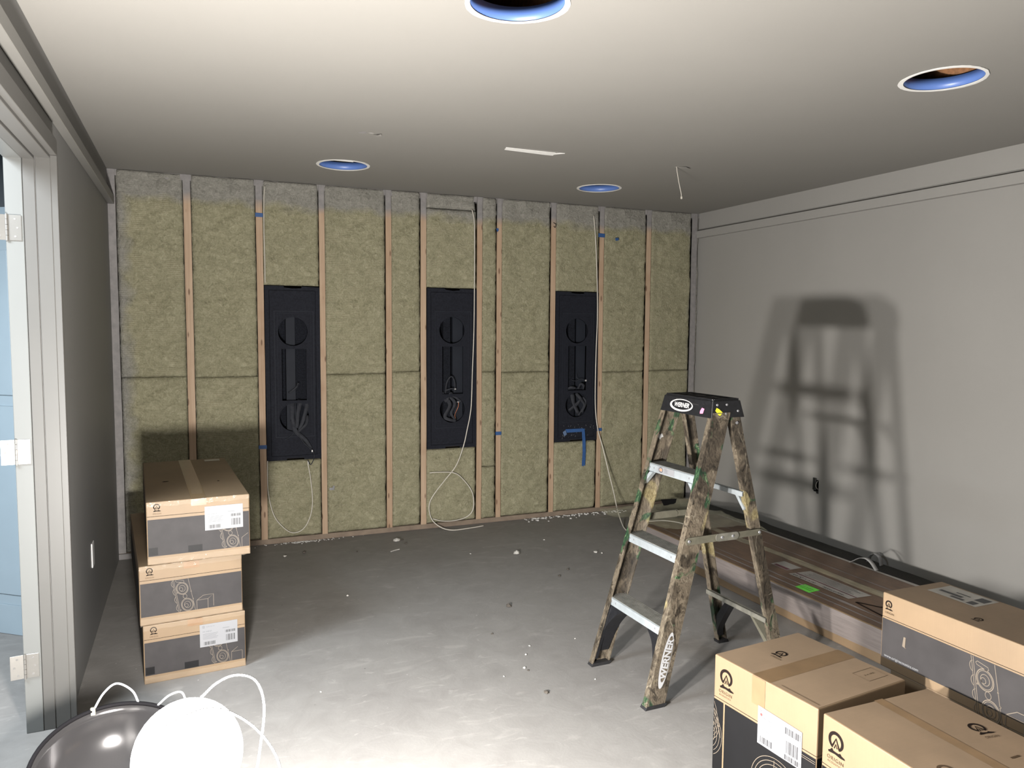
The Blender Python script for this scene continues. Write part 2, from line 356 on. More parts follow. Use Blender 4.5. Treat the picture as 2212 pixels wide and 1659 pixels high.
def cyl(bm, c, r, h, axis='z', seg=20, r2=None):
    c = Vector(c); ax = {'x': Vector((1, 0, 0)), 'y': Vector((0, 1, 0)), 'z': Vector((0, 0, 1))}[axis] if isinstance(axis, str) else Vector(axis).normalized()
    q = ax.to_track_quat('Z', 'Y'); r2 = r if r2 is None else r2
    a = [bm.verts.new(c + q @ Vector((r * math.cos(2 * PI * i / seg), r * math.sin(2 * PI * i / seg), 0))) for i in range(seg)]
    b = [bm.verts.new(c + q @ Vector((r2 * math.cos(2 * PI * i / seg), r2 * math.sin(2 * PI * i / seg), h))) for i in range(seg)]
    for i in range(seg): bm.faces.new((a[i], a[(i + 1) % seg], b[(i + 1) % seg], b[i]))
    bm.faces.new(a[::-1]); bm.faces.new(b); return bm

def from_curve(cu):
    o = bpy.data.objects.new('tmp', cu); COL.objects.link(o)
    dg = bpy.context.evaluated_depsgraph_get(); me = bpy.data.meshes.new_from_object(o.evaluated_get(dg))
    bpy.data.objects.remove(o); bpy.data.curves.remove(cu); return me
def plate2d(outer, holes, ext):
    """2-D outline with holes, filled, extruded +-ext; returns mesh in XY"""
    cu = bpy.data.curves.new('p', 'CURVE'); cu.dimensions = '2D'; cu.fill_mode = 'BOTH'; cu.extrude = ext
    for pl in [outer] + holes:
        s = cu.splines.new('POLY'); s.points.add(len(pl) - 1); s.use_cyclic_u = True
        for i, p in enumerate(pl): s.points[i].co = (p[0], p[1], 0, 1)
    return from_curve(cu)
def circle2d(cx, cy, r, n=48, ry=None, jit=0, a0=0, a1=2 * PI):
    return [(cx + r * math.cos(a0 + (a1 - a0) * i / n) * (1 + jit * (random.random() - .5)), cy + (ry or r) * math.sin(a0 + (a1 - a0) * i / n) * (1 + jit * (random.random() - .5))) for i in range(n)]
def bm_from_mesh(me, mat4=None):
    bm = BM(); bm.from_mesh(me); bpy.data.meshes.remove(me)
    if mat4 is not None: bmesh.ops.transform(bm, matrix=mat4, verts=bm.verts)
    bmesh.ops.remove_doubles(bm, verts=bm.verts, dist=1e-6)
    return bm
class Face:
    """a flat face: origin o, axes u (right), v (up); n = outward normal"""
    def __init__(s, o, u, v):
        s.o, s.u, s.v = Vector(o), Vector(u).normalized(), Vector(v).normalized(); s.n = s.u.cross(s.v)
    def p(s, a, b, e=.0008): return s.o + s.u * a + s.v * b + s.n * e
    def m4(s, a, b, e, k=1.0, rot=0.0):
        m = Matrix.Identity(4)
        cu, su = math.cos(rot), math.sin(rot)
        U = (s.u * cu + s.v * su) * k; V = (s.v * cu - s.u * su) * k; O = s.p(a, b, e)
        for i in range(3): m[i][0] = U[i]; m[i][1] = V[i]; m[i][2] = s.n[i] * k; m[i][3] = O[i]
        return m
def quad(bm, F, a0, b0, a1, b1, e=.0008):
    vs = [bm.verts.new(F.p(a, b, e)) for a, b in ((a0, b0), (a1, b0), (a1, b1), (a0, b1))]; bm.faces.new(vs); return bm
def poly(bm, F, pts, e=.0008): bm.faces.new([bm.verts.new(F.p(a, b, e)) for a, b in pts]); return bm
def ribbon(bm, F, pts, w, e=.0012, closed=False):
    P = [Vector((p[0], p[1])) for p in pts]; n = len(P); L_, R_ = [], []
    for i in range(n):
        t = (P[(i + 1) % n] - P[i - 1]) if closed else (P[min(i + 1, n - 1)] - P[max(i - 1, 0)])
        t = t.normalized() if t.length > 1e-9 else Vector((1, 0)); nn = Vector((-t.y, t.x)); ww = w(i / max(1, n - 1)) if callable(w) else w
        a, b = P[i] + nn * ww / 2, P[i] - nn * ww / 2
        L_.append(bm.verts.new(F.p(a.x, a.y, e))); R_.append(bm.verts.new(F.p(b.x, b.y, e)))
    for i in range(n if closed else n - 1): bm.faces.new((L_[i], L_[(i + 1) % n], R_[(i + 1) % n], R_[i]))
    return bm
def text_bm(bm, F, s, size, a, b, e=.0014, bold=0, align='LEFT', rot=0, shear=0, xs=1.0, space=1.0):
    cu = bpy.data.curves.new('t', 'FONT'); cu.body = s; cu.size = size; cu.offset = bold; cu.align_x = align; cu.shear = shear; cu.space_character = space
    me = from_curve(cu); m = F.m4(a, b, e, 1, rot) @ Matrix.Diagonal((xs, 1, 1, 1)); me.transform(m)
    bm.from_mesh(me); bpy.data.meshes.remove(me); return bm
def logo_bm(bm, F, a, b, h, e=.0014, rot=0):
    """ring open at the foot, chevron inside, brush stroke beneath; h = height; (a,b) = lower left"""
    def T(x, y):
        x, y = x * h, y * h; return (a + x * math.cos(rot) - y * math.sin(rot), b + x * math.sin(rot) + y * math.cos(rot))
    ring = [T(.42 + .34 * math.cos(t), .62 + .34 * math.sin(t)) for t in [math.radians(-62 + i * 304 / 40) for i in range(41)]]
    ribbon(bm, F, ring, lambda t: h * (.085 + .055 * math.sin(PI * t) ** .6), e)
    ribbon(bm, F, [T(.26, .40), T(.42, .74), T(.60, .36)], h * .075, e)
    ribbon(bm, F, [T(.34, .30), T(.42, .50), T(.50, .33)], h * .05, e)
    poly(bm, F, [T(.05, .02), (T(.02, .09)), T(.14, .16), T(.22, .26), T(.30, .17), T(.56, .165), T(.66, .22), T(.74, .15), T(.90, .11), T(.92, .06), T(.70, .03), T(.40, .065)], e)
    return bm
def barcode(bm, F, a, b, w, h, n, e=.0016):
    rr = random.Random(n * 7 + 1); x = 0
    while x < w:
        t = rr.choice((.6, .9, 1.5, 2.2)) * w / (n * 1.6)
        quad(bm, F, a + x, b, a + min(w, x + t), b + h, e); x += t + rr.choice((.6, .9, 1.4)) * w / (n * 1.6)
    return bm
def scribble(bm, F, a, b, w, h, n, e):
    """a row of small unreadable strokes, as blurred print"""
    rr = random.Random(n * 13); x = 0
    while x < w - h * .3:
        t = rr.uniform(.35, .8) * h; k = rr.uniform(.0, .35) * h
        ribbon(bm, F, [(a + x, b + k), (a + x + t * .5, b + h - k * .6), (a + x + t, b + rr.uniform(.1, .5) * h)], h * .22, e); x += t + rr.choice((.12, .15, .6)) * h
    return bm
def drawing(bm, F, a, b, k=1.0, lw=.0012, e=.0013):
    """the line drawing printed on the cartons: a leaning speaker and a small wire cube"""
    def T(x, y): return (a + x * k, b + y * k)
    def el(x, y, rx, ry, t0=0, t1=360, n=26): return [T(x + rx * math.cos(math.radians(t0 + (t1 - t0) * i / n)) + .10 * ry * math.sin(math.radians(t0 + (t1 - t0) * i / n)) * -1, y + ry * math.sin(math.radians(t0 + (t1 - t0) * i / n))) for i in range(n + 1)]
    for pl in ([T(.123, .160), T(.148, .012)], [T(.128, .160), T(.153, .012)], [T(.184, .160), T(.212, .012)], [T(.123, .160), T(.184, .160)]): ribbon(bm, F, pl, lw, e)
    for (x, y, r) in ((.162, .112, .026), (.181, .040, .027)):
        for q in (1, .86, .52): ribbon(bm, F, el(x, y, r * q * .86, r * q), lw * (1.5 if q == 1 else 1), e)
        ribbon(bm, F, el(x - .004, y - .003, r * .25, r * .28), lw, e)
    ribbon(bm, F, el(.172, .077, .0075, .009), lw, e)
    ribbon(bm, F, [T(.136, .148), T(.140, .152), T(.168, .146), T(.170, .140), T(.166, .137), T(.139, .143), T(.136, .148)], lw, e)
    for y in (.135, .100, .066, .030):
        x = .1265 + (.160 - y) * .165; ribbon(bm, F, el(x, y, .010, .014, 100, 260, 12), lw, e)
    for (x, y) in ((.143, .095), (.196, .095), (.155, .020), (.204, .062)): ribbon(bm, F, el(x, y, .0016, .0016, n=8), lw, e)
    for pl in ([T(.218, .052), T(.244, .070), T(.284, .070), T(.262, .052), T(.218, .052)], [T(.218, .052), T(.218, .012)], [T(.262, .052), T(.262, .012)], [T(.284, .070), T(.284, .018)]): ribbon(bm, F, pl, lw * 1.2, e)
    return bm

# ------------------------------------------------------------------ camera
f_px, pitch, roll, yaw = 1648.4, .075, .0071, .3983
fw = Vector((math.sin(yaw) * math.cos(pitch), math.cos(yaw) * math.cos(pitch), -math.sin(pitch)))
r0 = Vector((math.cos(yaw), -math.sin(yaw), 0)); u0 = r0.cross(fw)
rr_ = r0 * math.cos(roll) + u0 * math.sin(roll); uu_ = u0 * math.cos(roll) - r0 * math.sin(roll)
cam = bpy.data.cameras.new('camera'); co = bpy.data.objects.new('camera', cam); COL.objects.link(co)
cam.sensor_fit = 'HORIZONTAL'; cam.sensor_width = 36; cam.lens = f_px / 2212 * 36; cam.clip_start = .02
mw = Matrix.Identity(4)
for i in range(3): mw[i][0] = rr_[i]; mw[i][1] = uu_[i]; mw[i][2] = -fw[i]; mw[i][3] = (0, 0, CAMZ)[i]
co.matrix_world = mw; sc.camera = co

# ------------------------------------------------------------------ room shell
struct('floor', B(-3.2, R + .12, -2.0, D + .12, -.10, 0), M['floor'])
holes = [(.905, 2.13, .146), (2.655, 2.11, .143), (.857, 4.64, .146), (2.597, 4.66, .143)]
hl = [circle2d(x, y, r, 64) for x, y, r in holes] + [[(1.575, 3.800), (1.868, 3.806), (1.868, 3.818), (1.575, 3.812)], circle2d(2.676, 3.868, .014, 14), circle2d(.845, 3.825, .018, 9, .008, .5)]
me = plate2d([(L - .3, -2.0), (R + .12, -2.0), (R + .12, D + .12), (L - .3, D + .12)], hl, .008)
struct('ceiling', bm_from_mesh(me, Matrix.Translation((0, 0, H + .008))), M['ceil'])
struct('ceiling_2', B(-3.2, L - .3, -2.0, D + .12, H, H + .016), M['ceil'])
struct('trim_1', B(L - .3, R + .12, -2.0, D + .12, H + .30, H + .34), M['dark_cavity'], label='dark subfloor above the ceiling cutouts')
k = 0
for x in (.66, 1.065, 2.40, 2.815):
    k += 1; struct('trim_%d' % (k + 1), B(x - .019, x + .019, -1.9, D, H + .05, H + .29), M['joist'], label='wooden floor joist above the ceiling')
struct('wall_right', bm_from_mesh(plate2d([(-2.0, 0), (D + .12, 0), (D + .12, H), (-2.0, H)], [[(3.938, .374), (3.984, .374), (3.984, .458), (3.938, .458)]], .06), Matrix(((0, 0, 1, R + .06), (1, 0, 0, 0), (0, 1, 0, 0), (0, 0, 0, 1)))), M['paint'])
dy0, dy1, dz = 1.90, 3.155, 2.092            # door opening in the left wall
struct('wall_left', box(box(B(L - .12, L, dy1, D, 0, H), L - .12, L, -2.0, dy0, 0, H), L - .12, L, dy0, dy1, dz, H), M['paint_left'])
struct('wall_front', B(-3.2, R, -2.12, -2.0, 0, H), M['paint'])
struct('wall_back', B(L - .14, R + .12, D + .092, D + .13, 0, H), M['dark_cavity'], label='dark sheathing behind the open stud framing')
# neighbouring room beyond the doorway
struct('wall_far', B(-3.2, L - .14, 4.95, 5.05, 0, H), M['other_wall'])
struct('wall_outer', B(-3.32, -3.2, -2.0, 5.05, 0, H), M['other_wall'])
# picture rail / shadow ledge along both side walls
struct('trim_6', B(R - .035, R, -2.0, D, 2.237, 2.296, bev=.002), M['paint'], label='grey painted ledge trim along the right wall')
struct('trim_7', B(R - .012, R, -2.0, D, 2.312, H), M['paint'], label='grey painted frieze board above the right ledge')
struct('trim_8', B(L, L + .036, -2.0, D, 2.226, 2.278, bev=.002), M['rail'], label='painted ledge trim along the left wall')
# back framing plates
struct('trim_9', B(L + .002, R - .002, D + .004, D + .09, .001, .036), M['plate_wood'], label='dirty bottom plate of the open stud wall')
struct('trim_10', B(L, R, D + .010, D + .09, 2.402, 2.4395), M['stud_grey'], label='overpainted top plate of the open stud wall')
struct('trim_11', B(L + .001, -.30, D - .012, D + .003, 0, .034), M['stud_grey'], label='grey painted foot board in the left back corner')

# door frame: jamb, extension boards, casing
door = empty('door_1', 'painted door frame without a door leaf in the left wall', 'door frame', (L, dy1, 0)); door['kind'] = 'structure'
def dpart(name, mat, *boxes, bev=.0015):
    bm = BM()
    for b_ in boxes: box(bm, *b_, bev=bev)
    o = obj(name, bm, mat, door, world=True); return o
yj = dy1
dpart('jamb', M['jamb'], (-.583, -.5285, yj - .008, yj + .055, 0, 2.075), (-.583, -.5285, dy0 - .03, yj, 2.062, 2.10), (-.600, -.5285, dy0 - .04, dy0, 0, 2.075))
dpart('extension_board', M['casing'], (-.5275, -.4905, yj - .006, yj + .05, 0, 2.064), (-.5275, -.4905, dy0, yj, 2.062, 2.10), (-.5275, -.4905, dy0 - .04, dy0 + .002, 0, 2.064))
dpart('extension_board', M['casing'], (-.4890, -.4420, yj - .004, yj + .05, 0, 2.072), (-.4890, -.4420, dy0, yj, 2.070, 2.10), (-.4890, -.4420, dy0 - .04, dy0, 0, 2.072))
dpart('casing', M['casing'], (-.4505, -.4215, yj - .002, yj + .014, 0, 2.082))
dpart('casing', M['casing'], (-.4505, -.437, dy0 - .103, dy0 - .001, 0, 2.082))
dpart('casing', M['casing'], (-.4505, -.4215, dy0 - .103, yj + .014, 2.082, 2.140))
def hinge(zc, mat, lab, group_i):
    h = empty('door_hinge', lab, 'hinge', (-.578, yj - .011, zc), 0, None)
    obj('jamb_leaf', B(.003, .043, -.0012, .0012, -.044, .044, bev=.0004), mat, h)
    fl = B(-.046, -.003, -.0012, .0012, -.044, .044, bev=.0004); bmesh.ops.rotate(fl, cent=(0, 0, 0), matrix=Matrix.Rotation(math.radians(8), 3, 'Z'), verts=fl.verts)
    obj('loose_leaf', fl, mat, h)
    bm = BM()
    for i in range(5): cyl(bm, (0, -.003, -.046 + i * .0186), .0045, .0176, 'z', 14)
    obj('knuckle', bm, M['nickel'], h, smooth=False)
    for (x, z) in ((.024, .030), (.031, .0), (.024, -.030)): obj('screw_head', cyl(BM(), (x, -.0012, z), .0038, -.0006, 'y', 14), M['screw'], h)
    for (x, z) in ((-.024, .030), (-.033, .0), (-.022, -.030)): obj('screw_hole', cyl(BM(), (x, -.0012 + x * .14, z), .0038, -.001, 'y', 14), M['screw'], h)
    return h
hinge(1.822, M['nickel'], 'dark nickel door hinge, topmost on the white jamb', 0)
hinge(1.036, M['hinge_lit'], 'door hinge coloured as if brightly lit, halfway up the white jamb', 1)
hinge(.254, M['nickel'], 'nickel door hinge near the floor on the white jamb', 2)

# door leaf standing in the next room
dl = empty('panel_door', 'pale blue panelled door standing in the next room beyond the doorway', 'door', (-.63, 4.083, 0), math.radians(180 - 38))
obj('door_panel', bm_from_mesh(plate2d([(0, 0), (.86, 0), (.86, 2.02), (0, 2.02)], [[(.12, .14), (.74, .14), (.74, .92), (.12, .92)], [(.12, 1.10), (.74, 1.10), (.74, 1.88), (.12, 1.88)]], .018), Matrix(((1, 0, 0, 0), (0, 0, 1, 0), (0, 1, 0, .002), (0, 0, 0, 1)))), M['other_door'], dl)
bm = BM()
for z0 in (.14, 1.10): box(bm, .121, .739, -.008, .008, z0 + .003, z0 + .781); box(bm, .17, .69, -.014, .014, z0 + .05, z0 + .73, bev=.006)
obj('inset_panels', bm, M['other_door'], dl)

# ------------------------------------------------------------------ studs
studs = [(-.459, -.409), (-.025, .018), (.412, .453), (.818, .855), (1.276, 1.316), (1.530, 1.571), (1.960, 2.000), (2.118, 2.156), (2.565, 2.604), (2.988, 3.026), (3.423, 3.463), (3.864, 3.912)]
words = ['first', 'second', 'third', 'fourth', 'fifth', 'sixth', 'seventh', 'eighth', 'ninth', 'tenth', 'eleventh', 'twelfth']
extra = ['grey overpainted stud standing in the left back corner', 'bare pine stud, second from the left, rising behind the box stack', 'pine stud with two blue tape marks, left of the leftmost speaker enclosure',
 'pine stud right of the leftmost speaker enclosure, white tab near its foot', 'reddish pine stud, fifth from the left, standing alone between wool batts', 'pine stud along the left edge of the middle speaker enclosure',
 'pale knotty pine stud behind the long white cable, right of middle enclosure', 'pine stud with one blue tape mark below mid height, eighth from the left', 'pale pine stud along the left edge of the rightmost speaker enclosure',
 'pine stud with two blue tape marks, right of the rightmost enclosure', 'pine stud, second from the right corner, rising behind the ladder', 'grey overpainted stud beside the right back corner']
for i, (a, b_) in enumerate(studs):
    g = i in (0, 11); bm = BM(); n = 14; x0, x1 = a, b_; yf = D + (.0 if not g else -.001)
    prev = None
    rings = []
    for k in range(n + 1):
        z = .0365 + (2.4385 - .0365) * k / n; w = .0022 * noise.noise((i * 3.1, z * 1.7, 0)); j = .0012 * noise.noise((i * 7.7, z * 6, 3))
        rings.append([bm.verts.new(p) for p in ((x0 + w + j, yf, z), (x1 + w - j, yf, z), (x1 + w - j, D + .0095, z), (x0 + w + j, D + .0095, z))])
    for k in range(n):
        for q in range(4): bm.faces.new((rings[k][q], rings[k][(q + 1) % 4], rings[k + 1][(q + 1) % 4], rings[k + 1][q]))
    bm.faces.new(rings[0][::-1]); bm.faces.new(rings[-1])
    if i == 0 and False: pass
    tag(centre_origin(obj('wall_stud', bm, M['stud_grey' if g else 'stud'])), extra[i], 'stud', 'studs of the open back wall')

# ------------------------------------------------------------------ mineral wool batts
def batt(x0, x1, z0, z1, label, seed, push=0.0):
    nx, nz = max(3, int((x1 - x0) / .014)), max(3, int((z1 - z0) / .014)); bm = BM(); g = []
    for k in range(nz + 1):
        row = []
        for i in range(nx + 1):
            u, v = i / nx, k / nz; x, z = x0 + (x1 - x0) * u, z0 + (z1 - z0) * v
            e = min(x - x0, x1 - x, (z - z0), (z1 - z)); p = Vector((x * 1.0 + seed * 5.3, z, seed))
            y = D + .0035 - push - .010 * noise.noise(p * 5) - .006 * noise.noise(p * 17) - .003 * noise.noise(p * 45)
            e2 = min(x - x0, x1 - x, z - z0) if z1 > 2.43 else e; edge = max(0, 1 - e2 / .011); y += .012 * edge ** 1.5 * (1 + .8 * noise.noise(p * 30))
            jx = .004 * noise.noise(p * 22 + Vector((9, 0, 0))) if 0 < i < nx else (.003 * noise.noise(p * 25))
            row.append(bm.verts.new((x + jx * (0 if e > .03 else 1), max(y, D - .016), z)))
        g.append(row)
    for k in range(nz):
        for i in range(nx): bm.faces.new((g[k][i], g[k][i + 1], g[k + 1][i + 1], g[k + 1][i]))
    # sides and back
    yb = D + .085
    loop = g[0][:] + [g[k][nx] for k in range(1, nz + 1)] + g[nz][-2::-1] + [g[k][0] for k in range(nz - 1, 0, -1)]
    bk = [bm.verts.new((v.co.x, yb, v.co.z)) for v in loop]; n = len(loop)
    for i in range(n): bm.faces.new((loop[i], loop[(i + 1) % n], bk[(i + 1) % n], bk[i]))
    bm.faces.new(bk)
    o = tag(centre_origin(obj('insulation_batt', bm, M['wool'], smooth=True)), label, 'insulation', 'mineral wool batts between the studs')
    return o
bays = [(studs[i][1] + .003, studs[i + 1][0] - .003) for i in range(len(studs) - 1)]
zb, zt = .038, 2.437
where = ['leftmost bay beside the corner', 'bay left of the leftmost speaker enclosure', None, 'bay right of the leftmost speaker enclosure', 'narrow bay left of the middle speaker enclosure', None,
         'narrowest bay right of the middle speaker enclosure', 'wide bay between middle and right speaker enclosures', None, 'bay right of the rightmost speaker enclosure', 'last bay before the right back corner']
spk = {2: (1.757, .567), 5: (1.770, .586), 8: (1.770, .584)}
jz = [1.155, 1.148, 0, 1.153, 1.163, 0, 1.152, 1.146, 0, 1.134, 1.139]
spn = {2: 'leftmost', 5: 'middle', 8: 'rightmost'}
for i, (a, b_) in enumerate(bays):
    if i in spk:
        t_, b0 = spk[i]
        if i == 5:
            batt(a, b_, t_, 2.335, 'olive wool batt directly above the middle speaker enclosure', i)
            batt(a, b_ - .01, 2.339, zt, 'folded strip of wool at the ceiling above the middle enclosure', i + 40, .002)
        else: batt(a, b_, t_, zt, 'olive wool batt above the %s speaker enclosure' % spn[i], i)
        batt(a, b_, zb, b0, 'olive wool batt below the %s speaker enclosure' % spn[i], i + 20)
    elif i == 6:
        batt(a, b_, jz[i] + .0006, zt, 'upper wool batt in the ' + where[i], i)
        batt(a, b_, .434, jz[i] - .0006, 'middle wool batt in the ' + where[i], i + 20)
        batt(a, b_, zb, .430, 'lowest wool batt in the ' + where[i], i + 60)
    else:
        batt(a, b_, jz[i] + .0006, zt, 'upper wool batt in the ' + where[i], i)
        batt(a, b_, zb, jz[i] - .0006, 'lower wool batt in the ' + where[i], i + 20)
batt(3.915, 3.936, .04, 2.425, 'ragged grey sliver of wool stuffed in the right back corner', 77, -.004)

# ------------------------------------------------------------------ in-wall speaker enclosures
def enclosure(x0, x1, z0, z1, label, kind):
    t = empty('speaker_enclosure', label, 'speaker enclosure', (x0, D, z0), 0, 'black speaker enclosures in the stud wall')
    w, h = x1 - x0, z1 - z0
    def Tm(y): return Matrix(((1, 0, 0, 0), (0, 0, 1, y), (0, 1, 0, 0), (0, 0, 0, 1)))
    nw = .058; c = w / 2 + .005
    def out(m, nd=.012):
        r = random.Random(kind)
        pts = [(m, m), (c - nw, m), (c - nw + .004, m + nd), (c + nw * .2, m + nd + r.uniform(-.003, .003)), (c + nw, m + nd * .9), (c + nw + .002, m), (w - m, m), (w - m, h - m - .004), (c + nw, h - m), (c + nw - .004, h - m - nd), (c, h - m - nd - r.uniform(0, .004)), (c - nw, h - m - nd * .8), (c - nw - .003, h - m), (m, h - m)]
        return pts
    cut_t = circle2d(c - .005, h - .304, .097, 48); cut_b = circle2d(c - .002, h - .887, .097, 48); rct = [(c - .080, h - .772), (c + .082, h - .772), (c + .082, h - .422), (c - .080, h - .422)]
    obj('outer_shell', bm_from_mesh(plate2d(out(0), [[(.03, .03), (w - .03, .03), (w - .03, h - .03), (.03, h - .03)]], .010), Tm(.006)), M['black_abs'], t)
    obj('shell_back', box(B(.004, w - .004, .084, .090, .016, h - .016), .004, .010, .016, .084, .016, h - .016), M['black_foam'], t)
    sw = BM(); box(sw, w - .010, w - .004, .016, .084, .016, h - .016); box(sw, .004, w - .004, .016, .084, .014, .020); box(sw, .004, w - .004, .016, .084, h - .020, h - .014)
    obj('shell_side', sw, M['black_abs'], t)
    ia, ib, ic, id_ = .062, w - .046, h - 1.018, h - .170
    obj('baffle', bm_from_mesh(plate2d([(.028, .028), (w - .028, .028), (w - .028, h - .028), (.028, h - .028)], [cut_t, cut_b, rct], .008), Tm(.004)), M['black_abs'], t)
    F = Face((0, -.0042, 0), (1, 0, 0), (0, 0, 1)); bm = BM()
    def fr(a, b, c_, d_, wd, e0, e1):
        pl = [(a, b), (c_, b), (c_, d_), (a, d_)]
        o_, i_ = [(a - wd, b - wd), (c_ + wd, b - wd), (c_ + wd, d_ + wd), (a - wd, d_ + wd)], pl
        me = plate2d(o_, [i_], abs(e1 - e0) / 2); b2 = bm_from_mesh(me, Tm(-.0042 - (e0 + e1) / 2)); m_ = bpy.data.meshes.new('x'); b2.to_mesh(m_); b2.free(); bm.from_mesh(m_); bpy.data.meshes.remove(m_)
    fr(ia, ic, ib, id_, .004, -.001, .003); fr(ia + .018, ic + .014, ib - .016, id_ - .012, .0015, -.001, .0012)
    obj('raised_frame', bm, M['black_smooth'], t)
    # inner brace seen through the cutouts
    bx = (c - .048, c + .012) if kind == 1 else (c - .062, c - .008)
    obj('centre_brace', B(bx[0], bx[1], .030, .083, h - .99, h - .19), M['black_smooth'] if kind == 1 else M['black_foam'], t)
    obj('side_lining', B(c + .016, c + .095, .050, .083, h - .99, h - .19), M['black_foam' if kind == 1 else 'black_smooth'], t)
    rn = random.Random(kind * 11)
    def strip(pts, wd, mat=M['flap'], name='cloth_strip', tw=.25):
        bm = BM(); P = catmull(pts, 6); n = len(P); Ls, Rs = [], []
        for i, p in enumerate(P):
            tt = (P[min(i + 1, n - 1)] - P[max(0, i - 1)]).normalized(); s = tt.cross(Vector((0, 1, 0)))
            if s.length < .1: s = Vector((1, 0, 0))
            s = (s.normalized() + Vector((0, tw * math.sin(i * .7 + kind), 0))).normalized(); ww = wd * (1 - .35 * (i / n) ** 2)
            Ls.append(bm.verts.new(p + s * ww / 2)); Rs.append(bm.verts.new(p - s * ww / 2))
        for i in range(n - 1): bm.faces.new((Ls[i], Ls[i + 1], Rs[i + 1], Rs[i]))
        o = obj(name, bm, mat, t, smooth=True); sd = o.modifiers.new('s', 'SOLIDIFY'); sd.thickness = .003; return o
    if kind == 1:
        zc = h - .887
        strip([(c + .038, .012, zc + .118), (c + .030, -.012, zc + .08), (c + .016, -.020, zc), (c + .012, -.012, zc - .075)], .030)
        strip([(c + .074, .012, zc + .112), (c + .078, -.014, zc + .07), (c + .056, -.020, zc - .01), (c + .026, -.014, zc - .09)], .028)
        strip([(c - .005, .03, zc + .10), (c - .018, .0, zc + .03), (c - .004, -.014, zc - .06)], .034)
        strip([(c - .015, .02, zc - .02), (c + .0, -.016, zc - .09), (c + .06, -.028, zc - .15), (c + .105, -.024, zc - .22)], .030)
        strip([(c + .09, .01, zc + .01), (c + .07, -.02, zc - .05), (c + .02, -.022, zc - .10)], .020)
        strip([(c - .035, .02, zc + .165), (c + .01, .0, zc + .20), (c + .03, .02, zc + .235)], .014)
        bm = BM(); tube(bm, catmull([(c + .02, -.026, zc - .12), (c + .06, -.036, zc - .18), (c + .115, -.030, zc - .235), (c + .122, -.018, zc - .285), (c + .10, -.014, zc - .33), (c + .082, -.012, zc - .30)], 8), .0028, 6); obj('lead_wire', bm, M['flap'], t, smooth=True)
        bm = BM(); tube(bm, catmull([(c - .01, -.022, zc - .10), (c - .03, -.024, zc - .125), (c - .07, -.018, zc - .150)], 6), .002, 6); obj('lead_wire', bm, M['flap'], t, smooth=True)
        obj('wire_tip', B(c + .105, c + .112, -.034, -.030, zc - .240, zc - .226), M['wire_tip'], t); obj('wire_tip', B(c + .080, c + .086, -.018, -.014, zc - .330, zc - .312), M['wire_tip'], t)
    elif kind == 2:
        zc = h - .887
        strip([(c - .050, .012, zc + .12), (c - .046, -.004, zc + .20), (c - .012, -.004, zc + .245), (c + .016, -.002, zc + .20), (c + .018, .0, zc + .13)], .010)
        strip([(c - .055, .01, zc + .14), (c - .012, -.004, zc + .155), (c + .018, -.004, zc + .150)], .010)
        strip([(c - .070, .02, zc + .13), (c - .050, .0, zc + .06), (c - .020, .0, zc + .118), (c + .005, .01, zc + .12)], .016)
        strip([(c - .045, .02, zc + .09), (c - .02, .0, zc + .03), (c - .06, -.004, zc - .05), (c - .02, -.004, zc - .075), (c + .03, .006, zc - .09)], .028)
        strip([(c - .012, .02, zc + .095), (c + .02, .0, zc + .04), (c - .01, .0, zc - .03), (c + .03, .01, zc - .08)], .024)
        strip([(c - .01, .016, zc + .11), (c + .03, -.004, zc + .085), (c + .07, .0, zc + .055)], .018)
        bm = BM(); tube(bm, catmull([(c + .046, -.001, zc + .055), (c + .044, .0, zc + .02), (c + .022, .01, zc - .04), (c + .028, .01, zc - .07)], 6), .0018, 6); obj('lead_wire', bm, M['copper'], t, smooth=True)
        obj('wire_tip', B(c + .012, c + .024, -.008, .0, zc + .147, zc + .156), M['wire_tip'], t); obj('wire_tip', B(c + .034, c + .050, -.006, .0, zc + .052, zc + .058), M['wire_tip'], t)
    else:
        zc = h - .887
        strip([(c - .074, .01, zc + .128), (c - .05, -.006, zc + .140), (c - .01, .0, zc + .132)], .022)
        strip([(c + .02, .01, zc + .125), (c + .035, -.004, zc + .165), (c + .062, .0, zc + .150), (c + .065, .01, zc + .12)], .020)
        strip([(c - .030, .02, zc + .09), (c - .028, -.004, zc + .02), (c + .012, -.006, zc - .07)], .034)
        strip([(c - .060, .01, zc - .045), (c - .01, -.006, zc + .0), (c + .05, .0, zc + .05)], .026)
        strip([(c + .005, .02, zc + .09), (c + .05, -.002, zc + .03), (c + .07, .0, zc - .01), (c + .02, .0, zc - .085)], .024)
        strip([(c + .07, .02, zc + .06), (c + .085, .0, zc + .01), (c + .045, -.004, zc - .06)], .016)
        bm = BM(); tube(bm, catmull([(c - .05, .01, zc + .200), (c - .01, -.002, zc + .190), (c + .03, -.004, zc + .205), (c + .072, -.004, zc + .190)], 8), .002, 6); tube(bm, catmull([(c + .0, .01, zc + .25), (c - .004, .0, zc + .22), (c + .02, .0, zc + .20)], 6), .0016, 6); obj('lead_wire', bm, M['flap'], t, smooth=True)
        bm = BM(); box(bm, c + .070, c + .082, -.008, -.002, zc + .186, zc + .198); obj('wire_tip', bm, M['wire_tip'], t)
        bm = BM(); F = Face((0, -.0045, 0), (1, 0, 0), (0, 0, 1))
        for q in range(46):
            a, b2 = rn.uniform(.06, w - .02), rn.uniform(.02, .13); l = rn.uniform(.002, .012); s = rn.uniform(.0006, .0013); th = rn.uniform(1.0, 2.2)
            poly(bm, F, [(a, b2), (a + s, b2), (a + s + l * math.cos(th), b2 + l * math.sin(th)), (a + l * math.cos(th), b2 + l * math.sin(th))], .0006)
